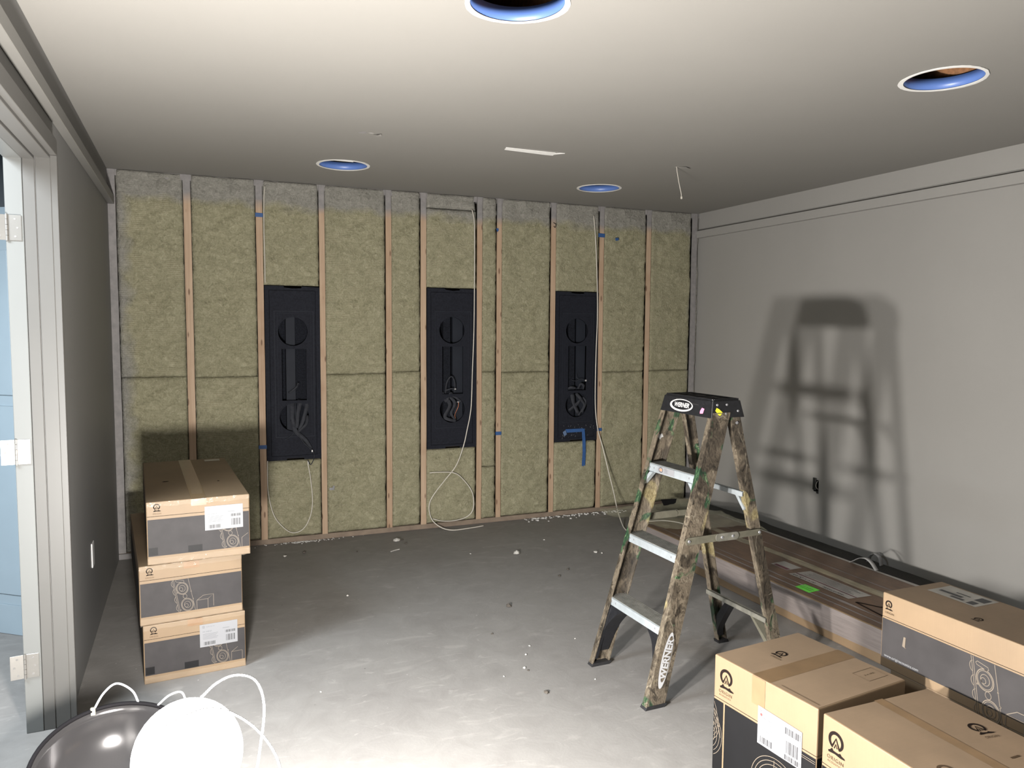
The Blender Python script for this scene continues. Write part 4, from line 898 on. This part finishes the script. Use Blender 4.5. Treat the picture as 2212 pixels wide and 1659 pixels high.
def strap(pts, w, label):
    bm = BM(); P = catmull(pts, 8); n = len(P); A_, B_ = [], []
    for p in P: A_.append(bm.verts.new(p + Vector((-w / 2, 0, 0)))); B_.append(bm.verts.new(p + Vector((w / 2, 0, 0))))
    for i in range(n - 1): bm.faces.new((A_[i], A_[i + 1], B_[i + 1], B_[i]))
    o = obj('carry_strap', bm, M['strap'], smooth=True); s = o.modifiers.new('s', 'SOLIDIFY'); s.thickness = .002
    return tag(centre_origin(o), label, 'strap', 'pale carry strap loops by the right wall')
strap([(3.452, 3.19, .1625), (3.450, 3.165, .178), (3.455, 3.125, .205), (3.460, 3.085, .212), (3.462, 3.05, .195), (3.465, 3.02, .1625)], .028, 'pale strap loop standing on the far edge of the long flat carton')
strap([(3.86, 3.43, .048), (3.86, 3.42, .085), (3.865, 3.385, .112), (3.865, 3.35, .095), (3.865, 3.335, .048)], .032, 'grey strap loop on the dark mat against the right wall')

# dark rubber underlay between carton and wall
bm = BM(); nx, ny = 16, 110; g = []
for j in range(ny + 1):
    y_ = 1.2 + (5.25 - 1.2) * j / ny; row = []
    for i in range(nx + 1):
        u = i / nx; x_ = 3.50 + (3.930 - 3.50) * u
        z_ = .028 + .020 * u + .008 * noise.noise((x_ * 4, y_ * 1.5, 0)) + .004 * noise.noise((x_ * 20, y_ * 9, 3)) + .02 * math.exp(-((y_ - 4.62) / .22) ** 2) * u
        if i == 0 or i == nx or j == 0 or j == ny: z_ = max(.010, z_ - .012)
        row.append(bm.verts.new((x_ + .006 * noise.noise((y_ * 4, i, 0)), y_, z_)))
    g.append(row)
for j in range(ny):
    for i in range(nx): bm.faces.new((g[j][i], g[j][i + 1], g[j + 1][i + 1], g[j + 1][i]))
loop = g[0][:] + [g[j][nx] for j in range(1, ny + 1)] + g[ny][-2::-1] + [g[j][0] for j in range(ny - 1, 0, -1)]; bk = [bm.verts.new((v.co.x, v.co.y, .001)) for v in loop]; n = len(loop)
for i in range(n): bm.faces.new((loop[i], loop[(i + 1) % n], bk[(i + 1) % n], bk[i]))
bm.faces.new(bk)
tag(centre_origin(obj('rubber_mat', bm, M['mat'], smooth=True)), 'folded dark grey mat lying between the flat carton and right wall', 'mat')

# crumpled clear sheet over the far end of the flat carton
t = empty('plastic_sheet', 'crumpled clear plastic sheet draped over the far end of the flat carton', 'plastic sheet', (3.2, 4.75, 0))
bm = BM(); nx, ny = 40, 40; g = []
for j in range(ny + 1):
    row = []
    for i in range(nx + 1):
        u, v = i / nx, j / ny; x_ = 2.83 + .84 * u + .05 * noise.noise((v * 3, 0, 9)); y_ = 4.12 - .25 * u + .10 * noise.noise((u * 4, 1, 2)) + (5.17 - 4.12 + .25 * u) * v
        if y_ < 4.40 and x_ < 3.47: base = .168
        elif y_ < 4.40: base = max(.066, .168 - (x_ - 3.47) * 1.6)
        else: base = max(.03, .168 - (y_ - 4.40) * .22) if x_ < 3.5 else max(.066, .168 - (y_ - 4.40) * .22 - (x_ - 3.5) * .8)
        if y_ > 4.6: base += .06 * math.exp(-((y_ - 4.98) / .12) ** 2)
        row.append(bm.verts.new((x_, y_, base + .012 * (1 + noise.noise((x_ * 7, y_ * 7, 0))) + .006 * (noise.noise((x_ * 22, y_ * 22, 5)) + 1))))
    g.append(row)
for j in range(ny):
    for i in range(nx): bm.faces.new((g[j][i], g[j][i + 1], g[j + 1][i + 1], g[j + 1][i]))
obj('film', bm, M['film'], t, smooth=True, world=True)
obj('dark_sticker', prism(BM(), [(3.36, 4.93, .112), (3.52, 4.93, .106), (3.52, 4.965, .146), (3.36, 4.965, .152)], (0, -.001, .001)), M['print_black'], t, world=True)

# ------------------------------------------------------------------ step ladder
LX, LY, LR = 1.600, 2.669, .018
lad = empty('step_ladder', 'short camouflage fibreglass step ladder with black top standing open', 'ladder', (LX, LY, 0), LR)
def fx(z): return .322 * z / 1.129                    # front edge of the front rails
def fyF(z): return .226 - .048 * z / 1.129            # half width between front rails' webs
def rx1(z): return .735 - .262 * z / 1.129            # rear edge of the rear rails
def ryF(z): return .2075 - .040 * z / 1.129
ZT = 1.15
def channel(z0, z1, side, x_of, wd, fl, y_of, th=.0045):
    """C-channel rail: web outside, flanges pointing inwards; x_of(z) gives the front edge"""
    def sec(z):
        x0 = x_of(z); x1 = x0 + wd; yo = y_of(z) * side; yi = yo - fl * side; yt = yo - th * side
        return [Vector(p) for p in ((x0, yi, z), (x0, yo, z), (x1, yo, z), (x1, yi, z), (x1 - th, yi, z), (x1 - th, yt, z), (x0 + th, yt, z), (x0 + th, yi, z))]
    bm = BM(); s0 = sec(z0); s1 = sec(z1); loft(bm, s0, s1); return bm
for s in (1, -1):
    o = obj('front_rail', channel(.010, ZT, s, fx, .086, .030, fyF), M['camo'], lad)
    ft_ = BM(); x0 = fx(0) - .003; yo = fyF(0) * s
    loft(ft_, [Vector(p) for p in ((x0, yo + .003 * s, 0), (x0 + .089, yo + .003 * s, 0), (x0 + .089, yo - .036 * s, 0), (x0, yo - .036 * s, 0))], [Vector(p) for p in ((x0 + .009, yo + .003 * s, .014), (x0 + .100, yo + .003 * s, .014), (x0 + .100, yo - .036 * s, .014), (x0 + .009, yo - .036 * s, .014))])
    obj('foot_pad', ft_, M['rubber'], lad)
    obj('rear_rail', channel(.010, ZT, s, lambda z: rx1(z) - .052, .052, .026, ryF), M['camo'], lad)
    ft_ = BM(); x0 = rx1(0) - .055; yo = ryF(0) * s
    loft(ft_, [Vector(p) for p in ((x0, yo + .003 * s, 0), (x0 + .058, yo + .003 * s, 0), (x0 + .058, yo - .032 * s, 0), (x0, yo - .032 * s, 0))], [Vector(p) for p in ((x0 - .006, yo + .003 * s, .014), (x0 + .052, yo + .003 * s, .014), (x0 + .052, yo - .032 * s, .014), (x0 - .006, yo - .032 * s, .014))])
    obj('foot_pad', ft_, M['rubber'], lad)
    # black inner facing on the lower front rails and their curved gusset under the first step
    y0_ = (fyF(.16) - .006) * s; th = -.018 * s
    if s == 1: pts = [(.012, .032), (.030, .032), (.050, .10), (.078, .165), (.118, .215), (.160, .262), (.150, .272), (.098, .272)]
    else: pts = [(.016, .040), (.034, .060), (.050, .13), (.072, .19), (.108, .240), (.150, .268), (.098, .272), (.072, .20)]
    bm = BM(); prism(bm, [(x, y0_, z) for x, z in pts], (0, th, 0)); obj('rail_liner', bm, M['ladder_black'], lad)
    yw = y0_ - .016 * s; ym = .10 * s if s == 1 else .13 * s
    P = [(fx(.05) + .006, yw + .010 * s, .06), (fx(.12) + .007, yw, .12), (fx(.18) + .008, yw - .020 * s, .18), (fx(.24) + .009, yw - .055 * s, .232), (fx(.27) + .010, yw - .100 * s, .268)]
    Q = [(fx(.05) + .006, yw + .016 * s, .04), (fx(.12) + .007, yw + .016 * s, .12), (fx(.18) + .008, yw + .016 * s, .19), (fx(.24) + .009, yw + .012 * s, .25), (fx(.27) + .010, yw + .006 * s, .270)]
    bm = BM(); Pa = [Vector(p) for p in catmull(P, 5)]; Qa = [Vector(q) for q in catmull(Q, 5)]
    for xo in (0, .012):
        pass
    a = [bm.verts.new(p) for p in Pa]; b_ = [bm.verts.new(p) for p in Qa]; c_ = [bm.verts.new(p + Vector((.070, 0, 0))) for p in Pa]; d_ = [bm.verts.new(p + Vector((.070, 0, 0))) for p in Qa]
    for i in range(len(a) - 1):
        bm.faces.new((a[i], a[i + 1], b_[i + 1], b_[i])); bm.faces.new((a[i], c_[i], c_[i + 1], a[i + 1]))
    o = obj('foot_brace', bm, M['ladder_black'], lad, smooth=False); sd = o.modifiers.new('s', 'SOLIDIFY'); sd.thickness = .003
# steps
for zs in (.306, .585, .898):
    x0 = fx(zs) + .001; hw = fyF(zs) - .004; bm = BM(); box(bm, x0, x0 + .004, -hw, hw, zs - .036, zs); box(bm, x0, x0 + .082, -hw, hw, zs - .004, zs - .001); box(bm, x0 + .079, x0 + .083, -hw, hw, zs - .036, zs)
    st = obj('step', bm, M['alu'], lad)
    bm = BM()
    box(bm, x0 + .0045, x0 + .0825, -hw, hw, zs - .0012, zs - .0004)
    for k in range(9): box(bm, x0 + .003 + k * .0092, x0 + .0075 + k * .0092, -hw, hw, zs - .0015, zs + .0018)
    obj('tread_ribs', bm, M['tread'], st)
    for s in (1, -1):
        for q in (.03, .06): obj('rivet', cyl(BM(), (x0, s * (hw - q), zs - .018), .004, -.0015, 'x', 10), M['zinc'], st)
    if zs == .898:
        Fs = Face((x0 - .0002, hw, zs - .036), (0, -1, 0), (0, 0, 1)); obj('warning_sticker', quad(BM(), Fs, .085, .004, .205, .032, .0006), M['label'], st)
        bm = BM(); pl = [(.11 + .014 * math.cos(2 * PI * i / 16), .018 + .010 * math.sin(2 * PI * i / 16)) for i in range(16)]; ribbon(bm, Fs, pl, .003, .0010, closed=True); obj('sticker_ring', bm, M['charcoal_ink'], st)
        bm = BM(); poly(bm, Fs, [(.11 + .009 * math.cos(2 * PI * i / 16), .018 + .006 * math.sin(2 * PI * i / 16)) for i in range(16)], .0009); obj('sticker_dot', bm, simple('salmon_ink', (.75, .25, .15), .5), st)
        bm = BM()
        for k in range(4): quad(bm, Fs, .135, .010 + k * .005, .16 - .004 * (k % 2), .012 + k * .005, .0010)
        obj('sticker_text', bm, M['grey_ink'], st)
for s in (1, -1):
    z1_, z0_ = .862, .800; y1_ = s * (fyF(.86) - .055); y0_ = s * (fyF(.80) - .006); x_ = fx(.83) + .012
    obj('step_brace', hexa(BM(), [(x_ - .004, y0_, z0_), (x_ + .016, y0_, z0_), (x_ + .016, y0_, z0_ + .018), (x_ - .004, y0_, z0_ + .018), (x_, y1_ - .010 * s, z1_), (x_ + .020, y1_ - .010 * s, z1_), (x_ + .020, y1_ + .012 * s, z1_), (x_, y1_ + .012 * s, z1_)]), M['alu'], lad)
# rear horizontals
for zr in (.818, .268):
    hw = ryF(zr) - .001; x_ = rx1(zr) - .060
    bm = BM(); box(bm, x_, x_ + .003, -hw, hw, zr - .022, zr); box(bm, x_, x_ + .016, -hw, hw, zr - .003, zr); rb = obj('rear_crossbar', bm, M['alu'] if zr > .5 else M['steel'], lad)
s = -1
hw = ryF(.78); x_ = rx1(.79) - .050
obj('crossbar_brace', hexa(BM(), [(x_, -hw + .006, .745), (x_ + .018, -hw + .006, .745), (x_ + .018, -hw + .014, .735), (x_, -hw + .014, .735), (x_, -hw + .052, .800), (x_ + .018, -hw + .052, .800), (x_ + .018, -hw + .072, .800), (x_, -hw + .072, .800)]), M['alu'], lad)
for s in (1, -1):
    bm = BM(); xb = rx1(.13) - .042; hw = ryF(.13) * s
    P = [(rx1(.06) - .045, hw - .008 * s, .045), (rx1(.12) - .045, hw - .014 * s, .115), (rx1(.17) - .045, hw - .050 * s, .165), (rx1(.24) - .045, hw - .120 * s, .245)]
    Q = [(rx1(.06) - .045, hw - .020 * s, .035), (rx1(.12) - .045, hw - .036 * s, .075), (rx1(.17) - .045, hw - .075 * s, .135), (rx1(.24) - .045, hw - .150 * s, .235)] if s == 1 else [(rx1(.06) - .045, hw - .012 * s, .06), (rx1(.12) - .045, hw - .030 * s, .10), (rx1(.17) - .045, hw - .070 * s, .16), (rx1(.24) - .045, hw - .135 * s, .245)]
    Pa, Qa = catmull(P, 5), catmull(Q, 5); a = [bm.verts.new(p) for p in Pa]; b_ = [bm.verts.new(p) for p in Qa]; c_ = [bm.verts.new(p + Vector((.034, 0, 0))) for p in Pa]; d_ = [bm.verts.new(p + Vector((.034, 0, 0))) for p in Qa]
    for i in range(len(a) - 1):
        bm.faces.new((a[i], a[i + 1], b_[i + 1], b_[i])); bm.faces.new((a[i], c_[i], c_[i + 1], a[i + 1])); bm.faces.new((b_[i], b_[i + 1], d_[i + 1], d_[i])); bm.faces.new((c_[i], d_[i], d_[i + 1], c_[i + 1]))
    obj('rear_foot_brace', bm, M['ladder_black' if s == 1 else 'olive_steel'], lad)
# spreaders
for s in (-1, 1):
    z_ = .645; ya = s * (fyF(z_) + .006); yb_ = s * (ryF(z_) + .010); xa = fx(z_) + .018; xb = rx1(z_) - .022; xm = xa + (xb - xa) * .62
    def bar(x0, y0_, x1, y1_, h=.030, th=.003, drop0=0, drop1=0):
        bm = BM(); d = Vector((x1 - x0, y1_ - y0_, 0)).normalized(); nn = Vector((-d.y, d.x, 0)) * th / 2; pts = []
        n = 8
        c0, c1 = Vector((x0, y0_, z_ - drop0)), Vector((x1, y1_, z_ - drop1))
        for i in range(n + 1): a_ = PI / 2 + PI * i / n; pts.append(c0 + d * math.cos(a_) * h / 2 + Vector((0, 0, math.sin(a_) * h / 2)))
        for i in range(n + 1): a_ = -PI / 2 + PI * i / n; pts.append(c1 + d * math.cos(a_) * h / 2 + Vector((0, 0, math.sin(a_) * h / 2)))
        prism(bm, [p - nn for p in pts], nn * 2); return bm
    ymid = ya + (yb_ - ya) * .62; sp = obj('spreader_bar', bar(xa, ya, xm, ymid, .030, .003), M['olive_steel'], lad)
    obj('rear_link', bar(xm - .03, ymid + .004 * s, xb, yb_ + .001 * s, .026, .003), M['olive_steel'], sp)
    obj('hinge_plate', bar(xm - .075, ymid + .004 * s - .001, xm + .01, ymid + .005 * s, .032, .003), M['steel'], sp)
    for (x_, y_) in ((xa, ya), (xm - .060, ymid), (xm - .005, ymid), (xb, yb_)): obj('pivot_rivet', cyl(BM(), (x_, y_ + (.0015 if x_ == xa else .006) * s, z_), .0065, .003 * s, 'y', 14, .005), M['zinc'], sp)
# top cap: tapering tray with raised rim and slots
zc0, zc1 = 1.129, 1.200
def rect(x0, x1, hy, z): return [Vector((x0, -hy, z)), Vector((x1, -hy, z)), Vector((x1, hy, z)), Vector((x0, hy, z))]
bm = BM(); o4, i4 = rect(.316, .489, .178, zc0), rect(.330, .474, .166, zc1)
loft(bm, o4, i4)
es = [e for e in bm.edges if abs(e.verts[0].co.z - e.verts[1].co.z) > .01]; bmesh.ops.bevel(bm, geom=es, offset=.006, segments=3, affect='EDGES')
es = [e for e in bm.edges if e.verts[0].co.z > zc1 - .001 and e.verts[1].co.z > zc1 - .001]; bmesh.ops.bevel(bm, geom=es, offset=.004, segments=2, affect='EDGES')
cap = obj('top_cap', bm, M['ladder_black'], lad)
bm = BM(); F_ = Face((0, 0, zc1), (1, 0, 0), (0, 1, 0))
for (x0, x1, y0_, y1_) in ((.336, .345, -.158, .158), (.461, .470, -.158, .158), (.345, .461, -.158, -.150), (.345, .461, .150, .158), (.395, .402, -.15, .15)): box(bm, x0, x1, y0_, y1_, zc1 - .001, zc1 + .005, bev=.0015)
for y_ in (-.09, .0, .09): box(bm, .345, .461, y_ - .003, y_ + .003, zc1 - .001, zc1 + .004)
obj('tray_ribs', bm, M['ladder_black'], cap)
for (x_, y_, r_) in ((.37, -.12, .012), (.37, -.03, .012), (.43, .05, .016), (.43, -.11, .010), (.37, .11, .014)): obj('tool_slot', cyl(BM(), (x_, y_, zc1 + .0003), r_, .0012, 'z', 20), M['rubber'], cap)
Ff = Face((.316, .178, zc0), (0, -1, 0), (.014 / .0724, 0, .071 / .0724))   # front face of the cap (faces the lamp)
bm = BM(); cxl, cyl_ = .150, .034
pts = [(cxl + .080 * math.cos(a), cyl_ + .0265 * math.sin(a)) for a in [math.radians(i * 360 / 48) for i in range(48)]]
ins = [(cxl + .003 + .0685 * math.cos(a), cyl_ + .002 + .0205 * math.sin(a)) for a in [math.radians(i * 360 / 48) for i in range(48)]]
A_ = [bm.verts.new(Ff.p(x, y, .0022)) for x, y in pts]; B_ = [bm.verts.new(Ff.p(x, y, .0022)) for x, y in ins]
for i in range(48): bm.faces.new((A_[i], A_[(i + 1) % 48], B_[(i + 1) % 48], B_[i]))
obj('oval_badge', bm, M['logo_white'], cap)
bm = BM(); text_bm(bm, Ff, 'WERNER', .0260, cxl + .003, cyl_ - .0070, .0026, .0012, 'CENTER', xs=.98, shear=.18); obj('badge_lettering', bm, M['logo_white'], cap)
obj('pink_sticker', poly(BM(), Ff, [(.283, .012), (.302, .014), (.306, .034), (.290, .037), (.281, .022)], .0022), M['pink'], cap)
for q in ((.215, .044, .265, .050), (.290, .050, .303, .054), (.105, .057, .120, .062)): obj('moulded_slot', quad(BM(), Ff, *q, .0012), M['rubber'], cap)
Fr = Face((.316, -.178, zc0), (1, 0, 0), (0, .012 / .072, .071 / .072))
obj('yellow_sticker', poly(BM(), Fr, [(.022, .030), (.030, .042), (.042, .036), (.058, .022), (.044, .008), (.036, .012)], .0022), M['yellow'], cap)
for (a, b_) in ((.036, .053), (.084, .053), (.074, .017), (.138, .026)): obj('cap_rivet', cyl(BM(), Fr.p(a, b_, .0005), .0052, .0024, Fr.n, 16, .004), M['zinc'], cap)
bm = BM(); cyl(bm, (rx1(1.10) - .026, -(ryF(1.1) + .0005), 1.105), .006, -.003, 'y', 14); obj('rail_rivet', bm, M['zinc'], lad)
# decals on the near front rail's web
sl = Vector((.322 / 1.129, .048 / 1.129, 1)).normalized()
web0 = Vector((fx(0) + .043, -fyF(0), 0))
Fw = Face(web0, sl.cross(Vector((0, -1, 0))) * -1, sl)
if Fw.n.y > 0: Fw = Face(web0, -Fw.u, sl)
bm = BM(); pts = []
for i in range(40):
    a = 2 * PI * i / 40; pts.append((.022 * math.cos(a) * (1 if math.cos(a) < 0 else .95), .190 + .112 * math.sin(a)))
poly(bm, Fw, pts, .0008); obj('oval_decal', bm, M['oval_grey'], lad)
bm = BM(); poly(bm, Fw, [(.002 + .017 * math.cos(2 * PI * i / 40), .196 + .092 * math.sin(2 * PI * i / 40)) for i in range(40)], .0011); obj('decal_field', bm, M['camo'], lad)
bm = BM(); text_bm(bm, Fw, 'WERNER', .040, .014, .196, .0015, .0014, 'CENTER', rot=PI / 2, xs=.98); obj('rail_lettering', bm, M['oval_grey'], lad)
bm = BM(); Fi = Face((fx(1.0) + .03, fyF(1.0) - .0052, 1.0), (-1, 0, 0), (0, 0, 1)); Fi = Face((fx(1.0) + .03, fyF(1.0) - .0052, 1.0), (1, 0, 0), (0, 0, 1))
poly(bm, Fi, [(-.010, .01), (.006, -.006), (.014, .004), (.024, .006), (.016, .022), (.006, .016), (-.004, .026)], .0006); obj('paint_splash', bm, M['logo_white'], lad)

# ------------------------------------------------------------------ work light (twin heads on a stand)
wl = empty('work_light', 'lit work light, glowing white globe with thin wire guard at the lower left', 'work light', (-.03, 1.36, 0))
GA, GB = Vector((-.050, 1.535, .705)), Vector((.000, 1.300, .705))
GC = Vector((-.022, 1.492, .690))
def sphere(bm, c, r, sx=1, sy=1, sz=1, u=40, v=24):
    g = bmesh.ops.create_uvsphere(bm, u_segments=u, v_segments=v, radius=r)
    for q in g['verts']: q.co = Vector((q.co.x * sx, q.co.y * sy, q.co.z * sz)) + c
    return bm
for k, (G, r_) in enumerate(((GC, .097), (GB + Vector((.01, -.03, -.02)), .078))):
    obj('lamp_globe', sphere(BM(), G, r_, 1, 1, 1.04), M['globe'], wl, smooth=True, world=True)
    bm = BM(); cyl(bm, G + Vector((0, 0, -.150)), .030, .062, 'z', 24, .036); obj('lamp_socket', bm, M['stand'], wl, world=True)
def wire(off, c, r_=.0024):
    bm = BM(); tube(bm, catmull([c + Vector(p) for p in off], 8), r_, 8); obj('guard_wire', bm, M['guard'], wl, smooth=True, world=True)
wire([(-.075, -.040, .070), (-.040, -.075, .098), (.030, -.060, .112), (.085, -.040, .080), (.135, -.050, .028), (.160, -.060, -.040), (.140, -.050, -.130), (.06, -.03, -.165)], GC)
wire([(.025, .02, .098), (.055, .03, .118), (.090, .04, .122), (.125, .05, .100), (.140, .05, .050), (.132, .03, -.015), (.110, .01, -.090), (.04, .0, -.160)], GC)
wire([(-.060, -.11, .02), (-.095, -.06, -.02), (-.080, -.05, -.10), (-.02, -.02, -.160)], GC)
bm = BM(); tube(bm, [Vector((-.03, 1.36, .02)), Vector((-.03, 1.36, .50))], .014, 12)
tube(bm, catmull([GC + Vector((0, 0, -.14)), Vector((-.03, 1.43, .51)), Vector((-.03, 1.36, .48))], 8), .009, 10); tube(bm, catmull([GB + Vector((.01, -.03, -.16)), Vector((-.01, 1.30, .51)), Vector((-.03, 1.36, .48))], 8), .009, 10)
obj('stand_pole', bm, M['stand'], wl, smooth=True, world=True)
for k in range(3):
    a = 2 * PI * k / 3 + .4; bm = BM(); tube(bm, [Vector((-.03, 1.36, .22)), Vector((-.03 + .26 * math.cos(a), 1.36 + .26 * math.sin(a), .008))], .008, 10); obj('stand_leg', bm, M['stand'], wl, smooth=True, world=True)
bc = Vector((-.222, 2.335, .255)); ax = Vector((.07, -.36, .93)).normalized(); RB = .213
rl = empty('reflector_lamp', 'round smoky glossy reflector with dark rim and wire loops at the lower left', 'reflector', (-.22, 2.35, 0))
q = ax.to_track_quat('Z', 'Y'); bm = BM(); prof = [(.19, -.62), (.48, -.58), (.72, -.46), (.87, -.28), (.955, -.11), (1, 0.0)]
rings = []; n = 64
for (r_, z_) in prof: rings.append([bm.verts.new(bc + q @ Vector((RB * r_ * math.cos(2 * PI * i / n), RB * r_ * math.sin(2 * PI * i / n), RB * z_))) for i in range(n)])
for a, b_ in zip(rings, rings[1:]):
    for i in range(n): bm.faces.new((a[i], a[(i + 1) % n], b_[(i + 1) % n], b_[i]))
bm.faces.new(rings[0])
o = obj('reflector_bowl', bm, M['bowl'], rl, smooth=True, world=True); sd = o.modifiers.new('s', 'SOLIDIFY'); sd.thickness = .0015
def rimp(deg, k=1.0, z_=0): return bc + q @ Vector((RB * k * math.cos(math.radians(deg)), RB * k * math.sin(math.radians(deg)), z_))
bm = BM(); tube(bm, [rimp(360 * i / n, 1.010, .001) for i in range(n)], .0062, 8, closed=True); obj('reflector_rim', bm, M['rim'], rl, smooth=True, world=True)
for (d0, d1, out, up) in ((100, 66, 1.17, .036), (52, 24, 1.16, .036)):
    bm = BM(); tube(bm, catmull([rimp(d0), rimp(d0 + (d1 - d0) * .25, out - .06, up), rimp((d0 + d1) / 2, out + .03, up + .010), rimp(d0 + (d1 - d0) * .8, out - .05, up * .8), rimp(d1)], 8), .0032, 8)
    obj('guard_wire', bm, M['guard'], rl, smooth=True, world=True)
p_ = rimp(100); obj('rim_clip', B(p_.x - .007, p_.x + .007, p_.y - .005, p_.y + .005, p_.z - .012, p_.z + .012, bev=.002), M['steel'], rl, world=True)
bm = BM(); tube(bm, [bc - ax * RB * .60, Vector((-.215, 2.36, .09)), Vector((-.22, 2.35, .012))], .012, 12); cyl(bm, (-.22, 2.35, 0), .085, .014, 'z', 28); obj('lamp_foot', bm, M['stand'], rl, smooth=False, world=True)
def point(loc, e, r, col):
    l = bpy.data.lights.new('lamp_light', 'POINT'); l.energy = e; l.shadow_soft_size = r; l.color = col
    o = bpy.data.objects.new('lamp_light', l); COL.objects.link(o); o.location = loc; return o
E_A = 760
point(GA, E_A, .045, (1, .955, .90)); point(GB, E_A, .045, (1, .955, .90))
# added blue area light in place of the next room's unseen daylight
al = bpy.data.lights.new('next_room_light', 'AREA'); al.shape = 'RECTANGLE'; al.size = 1.2; al.size_y = .6; al.energy = 230; al.color = (.86, .94, 1)
ao = bpy.data.objects.new('next_room_light', al); COL.objects.link(ao); ao.location = (-1.5, 2.3, 2.42)

# ------------------------------------------------------------------ crumbs on the floor
cr = [(1.53, 3.665, 'dark', .016), (1.944, 4.52, 'p', .022), (1.306, 2.72, 'dark', .012), (1.219, 4.883, 'stick', .03), (1.284, 5.092, 'p', .022), (2.445, 4.356, 'w', .014), (2.472, 4.324, 'w', .008), (.527, 5.012, 'w', .012), (1.43, 3.163, 'w', .006),
      (1.375, 3.082, 'w', .006), (1.314, 2.959, 'w', .007), (1.32, 2.932, 'd', .005), (.767, 4.142, 'w', .008), (1.201, 2.919, 'w', .004), (1.667, 3.16, 'w', .004), (.654, 5.049, 'd', .014), (1.329, 5.112, 'd', .010), (1.661, 4.631, 'w', .007),
      (2.005, 4.014, 'd', .010), (.456, 3.068, 'w', .005), (1.329, 5.014, 'd', .010), (2.108, 4.105, 'd', .009), (1.318, 3.359, 'd', .006), (1.78, 2.60, 'w', .006), (1.86, 2.66, 'w', .005), (1.55, 2.75, 'w', .004), (.98, 4.95, 'd', .008), (2.25, 4.75, 'w', .008)]
for i, (x, y, k_, s_) in enumerate(cr):
    bm = BM()
    if k_ == 'stick': tube(bm, [Vector((x - .032, y - .02, .004)), Vector((x + .0, y, .0045)), Vector((x + .034, y + .012, .004))], .0035, 6)
    else:
        g = bmesh.ops.create_icosphere(bm, subdivisions=1, radius=s_)
        for v in g['verts']: v.co = Vector((v.co.x * random.uniform(.7, 1.3), v.co.y * random.uniform(.7, 1.3), max(-.45 * s_, v.co.z * random.uniform(.4, .8)))) + Vector((x, y, .45 * s_ + .0003))
    m_ = M['chip_dark'] if k_ in ('dark', 'd') else M['chip']
    o = centre_origin(obj('wood_splinter' if k_ == 'stick' else 'plaster_crumb', bm, m_))
    if k_ == 'stick': tag(o, 'short pale splinter lying on the concrete near the back wall', 'debris')
    elif i == 0: tag(o, 'dark and pale crumb alone in the middle of the concrete floor', 'debris')
    elif i == 2: tag(o, 'dark crumb on the concrete left of the ladder, near the photo bottom', 'debris')
    elif i == 1: tag(o, 'larger pale chip on the concrete in front of the middle enclosure', 'debris')
    elif i == 4: tag(o, 'pale chip on the concrete below the fifth stud', 'debris')
    elif k_ == 'd': tag(o, 'tiny dark crumb on the concrete floor', 'debris', 'dark crumbs on the floor')
    else: tag(o, 'tiny pale plaster crumb on the concrete floor', 'debris', 'pale crumbs on the floor')
bm = BM(); rn = random.Random(9)
for i in range(240):
    if i % 2: x = rn.gauss(.68, .12)
    else: x = rn.uniform(2.35, 3.25)
    y = D - abs(rn.gauss(.0, .02 if i % 2 else .045)) - .006; s_ = rn.uniform(.002, .006 if i % 2 else .011)
    z_ = .0
    g = bmesh.ops.create_icosphere(bm, subdivisions=0 if False else 1, radius=s_)
    for v in g['verts']: v.co = Vector((v.co.x, v.co.y, max(v.co.z * .5, -.3 * s_) + .3 * s_)) + Vector((x, y, z_ + .0003))
tag(centre_origin(obj('plaster_flakes', bm, M['drywall_white'])), 'scattered white plaster flakes along the foot of the back wall', 'debris', None, 'stuff')

# ------------------------------------------------------------------ world and view
w = bpy.data.worlds.new('world'); sc.world = w; w.use_nodes = True; w.node_tree.nodes['Background'].inputs[0].default_value = (.5, .55, .6, 1); w.node_tree.nodes['Background'].inputs[1].default_value = .02
sc.view_settings.view_transform = 'Standard'; sc.view_settings.look = 'None'; sc.view_settings.gamma = 1; sc.view_settings.use_curve_mapping = False; sc.view_settings.exposure = 0
sc.cycles.max_bounces = 8; sc.cycles.diffuse_bounces = 4; sc.cycles.glossy_bounces = 4; sc.cycles.transparent_max_bounces = 12; sc.cycles.sample_clamp_indirect = 4
sc.cycles.use_denoising = True
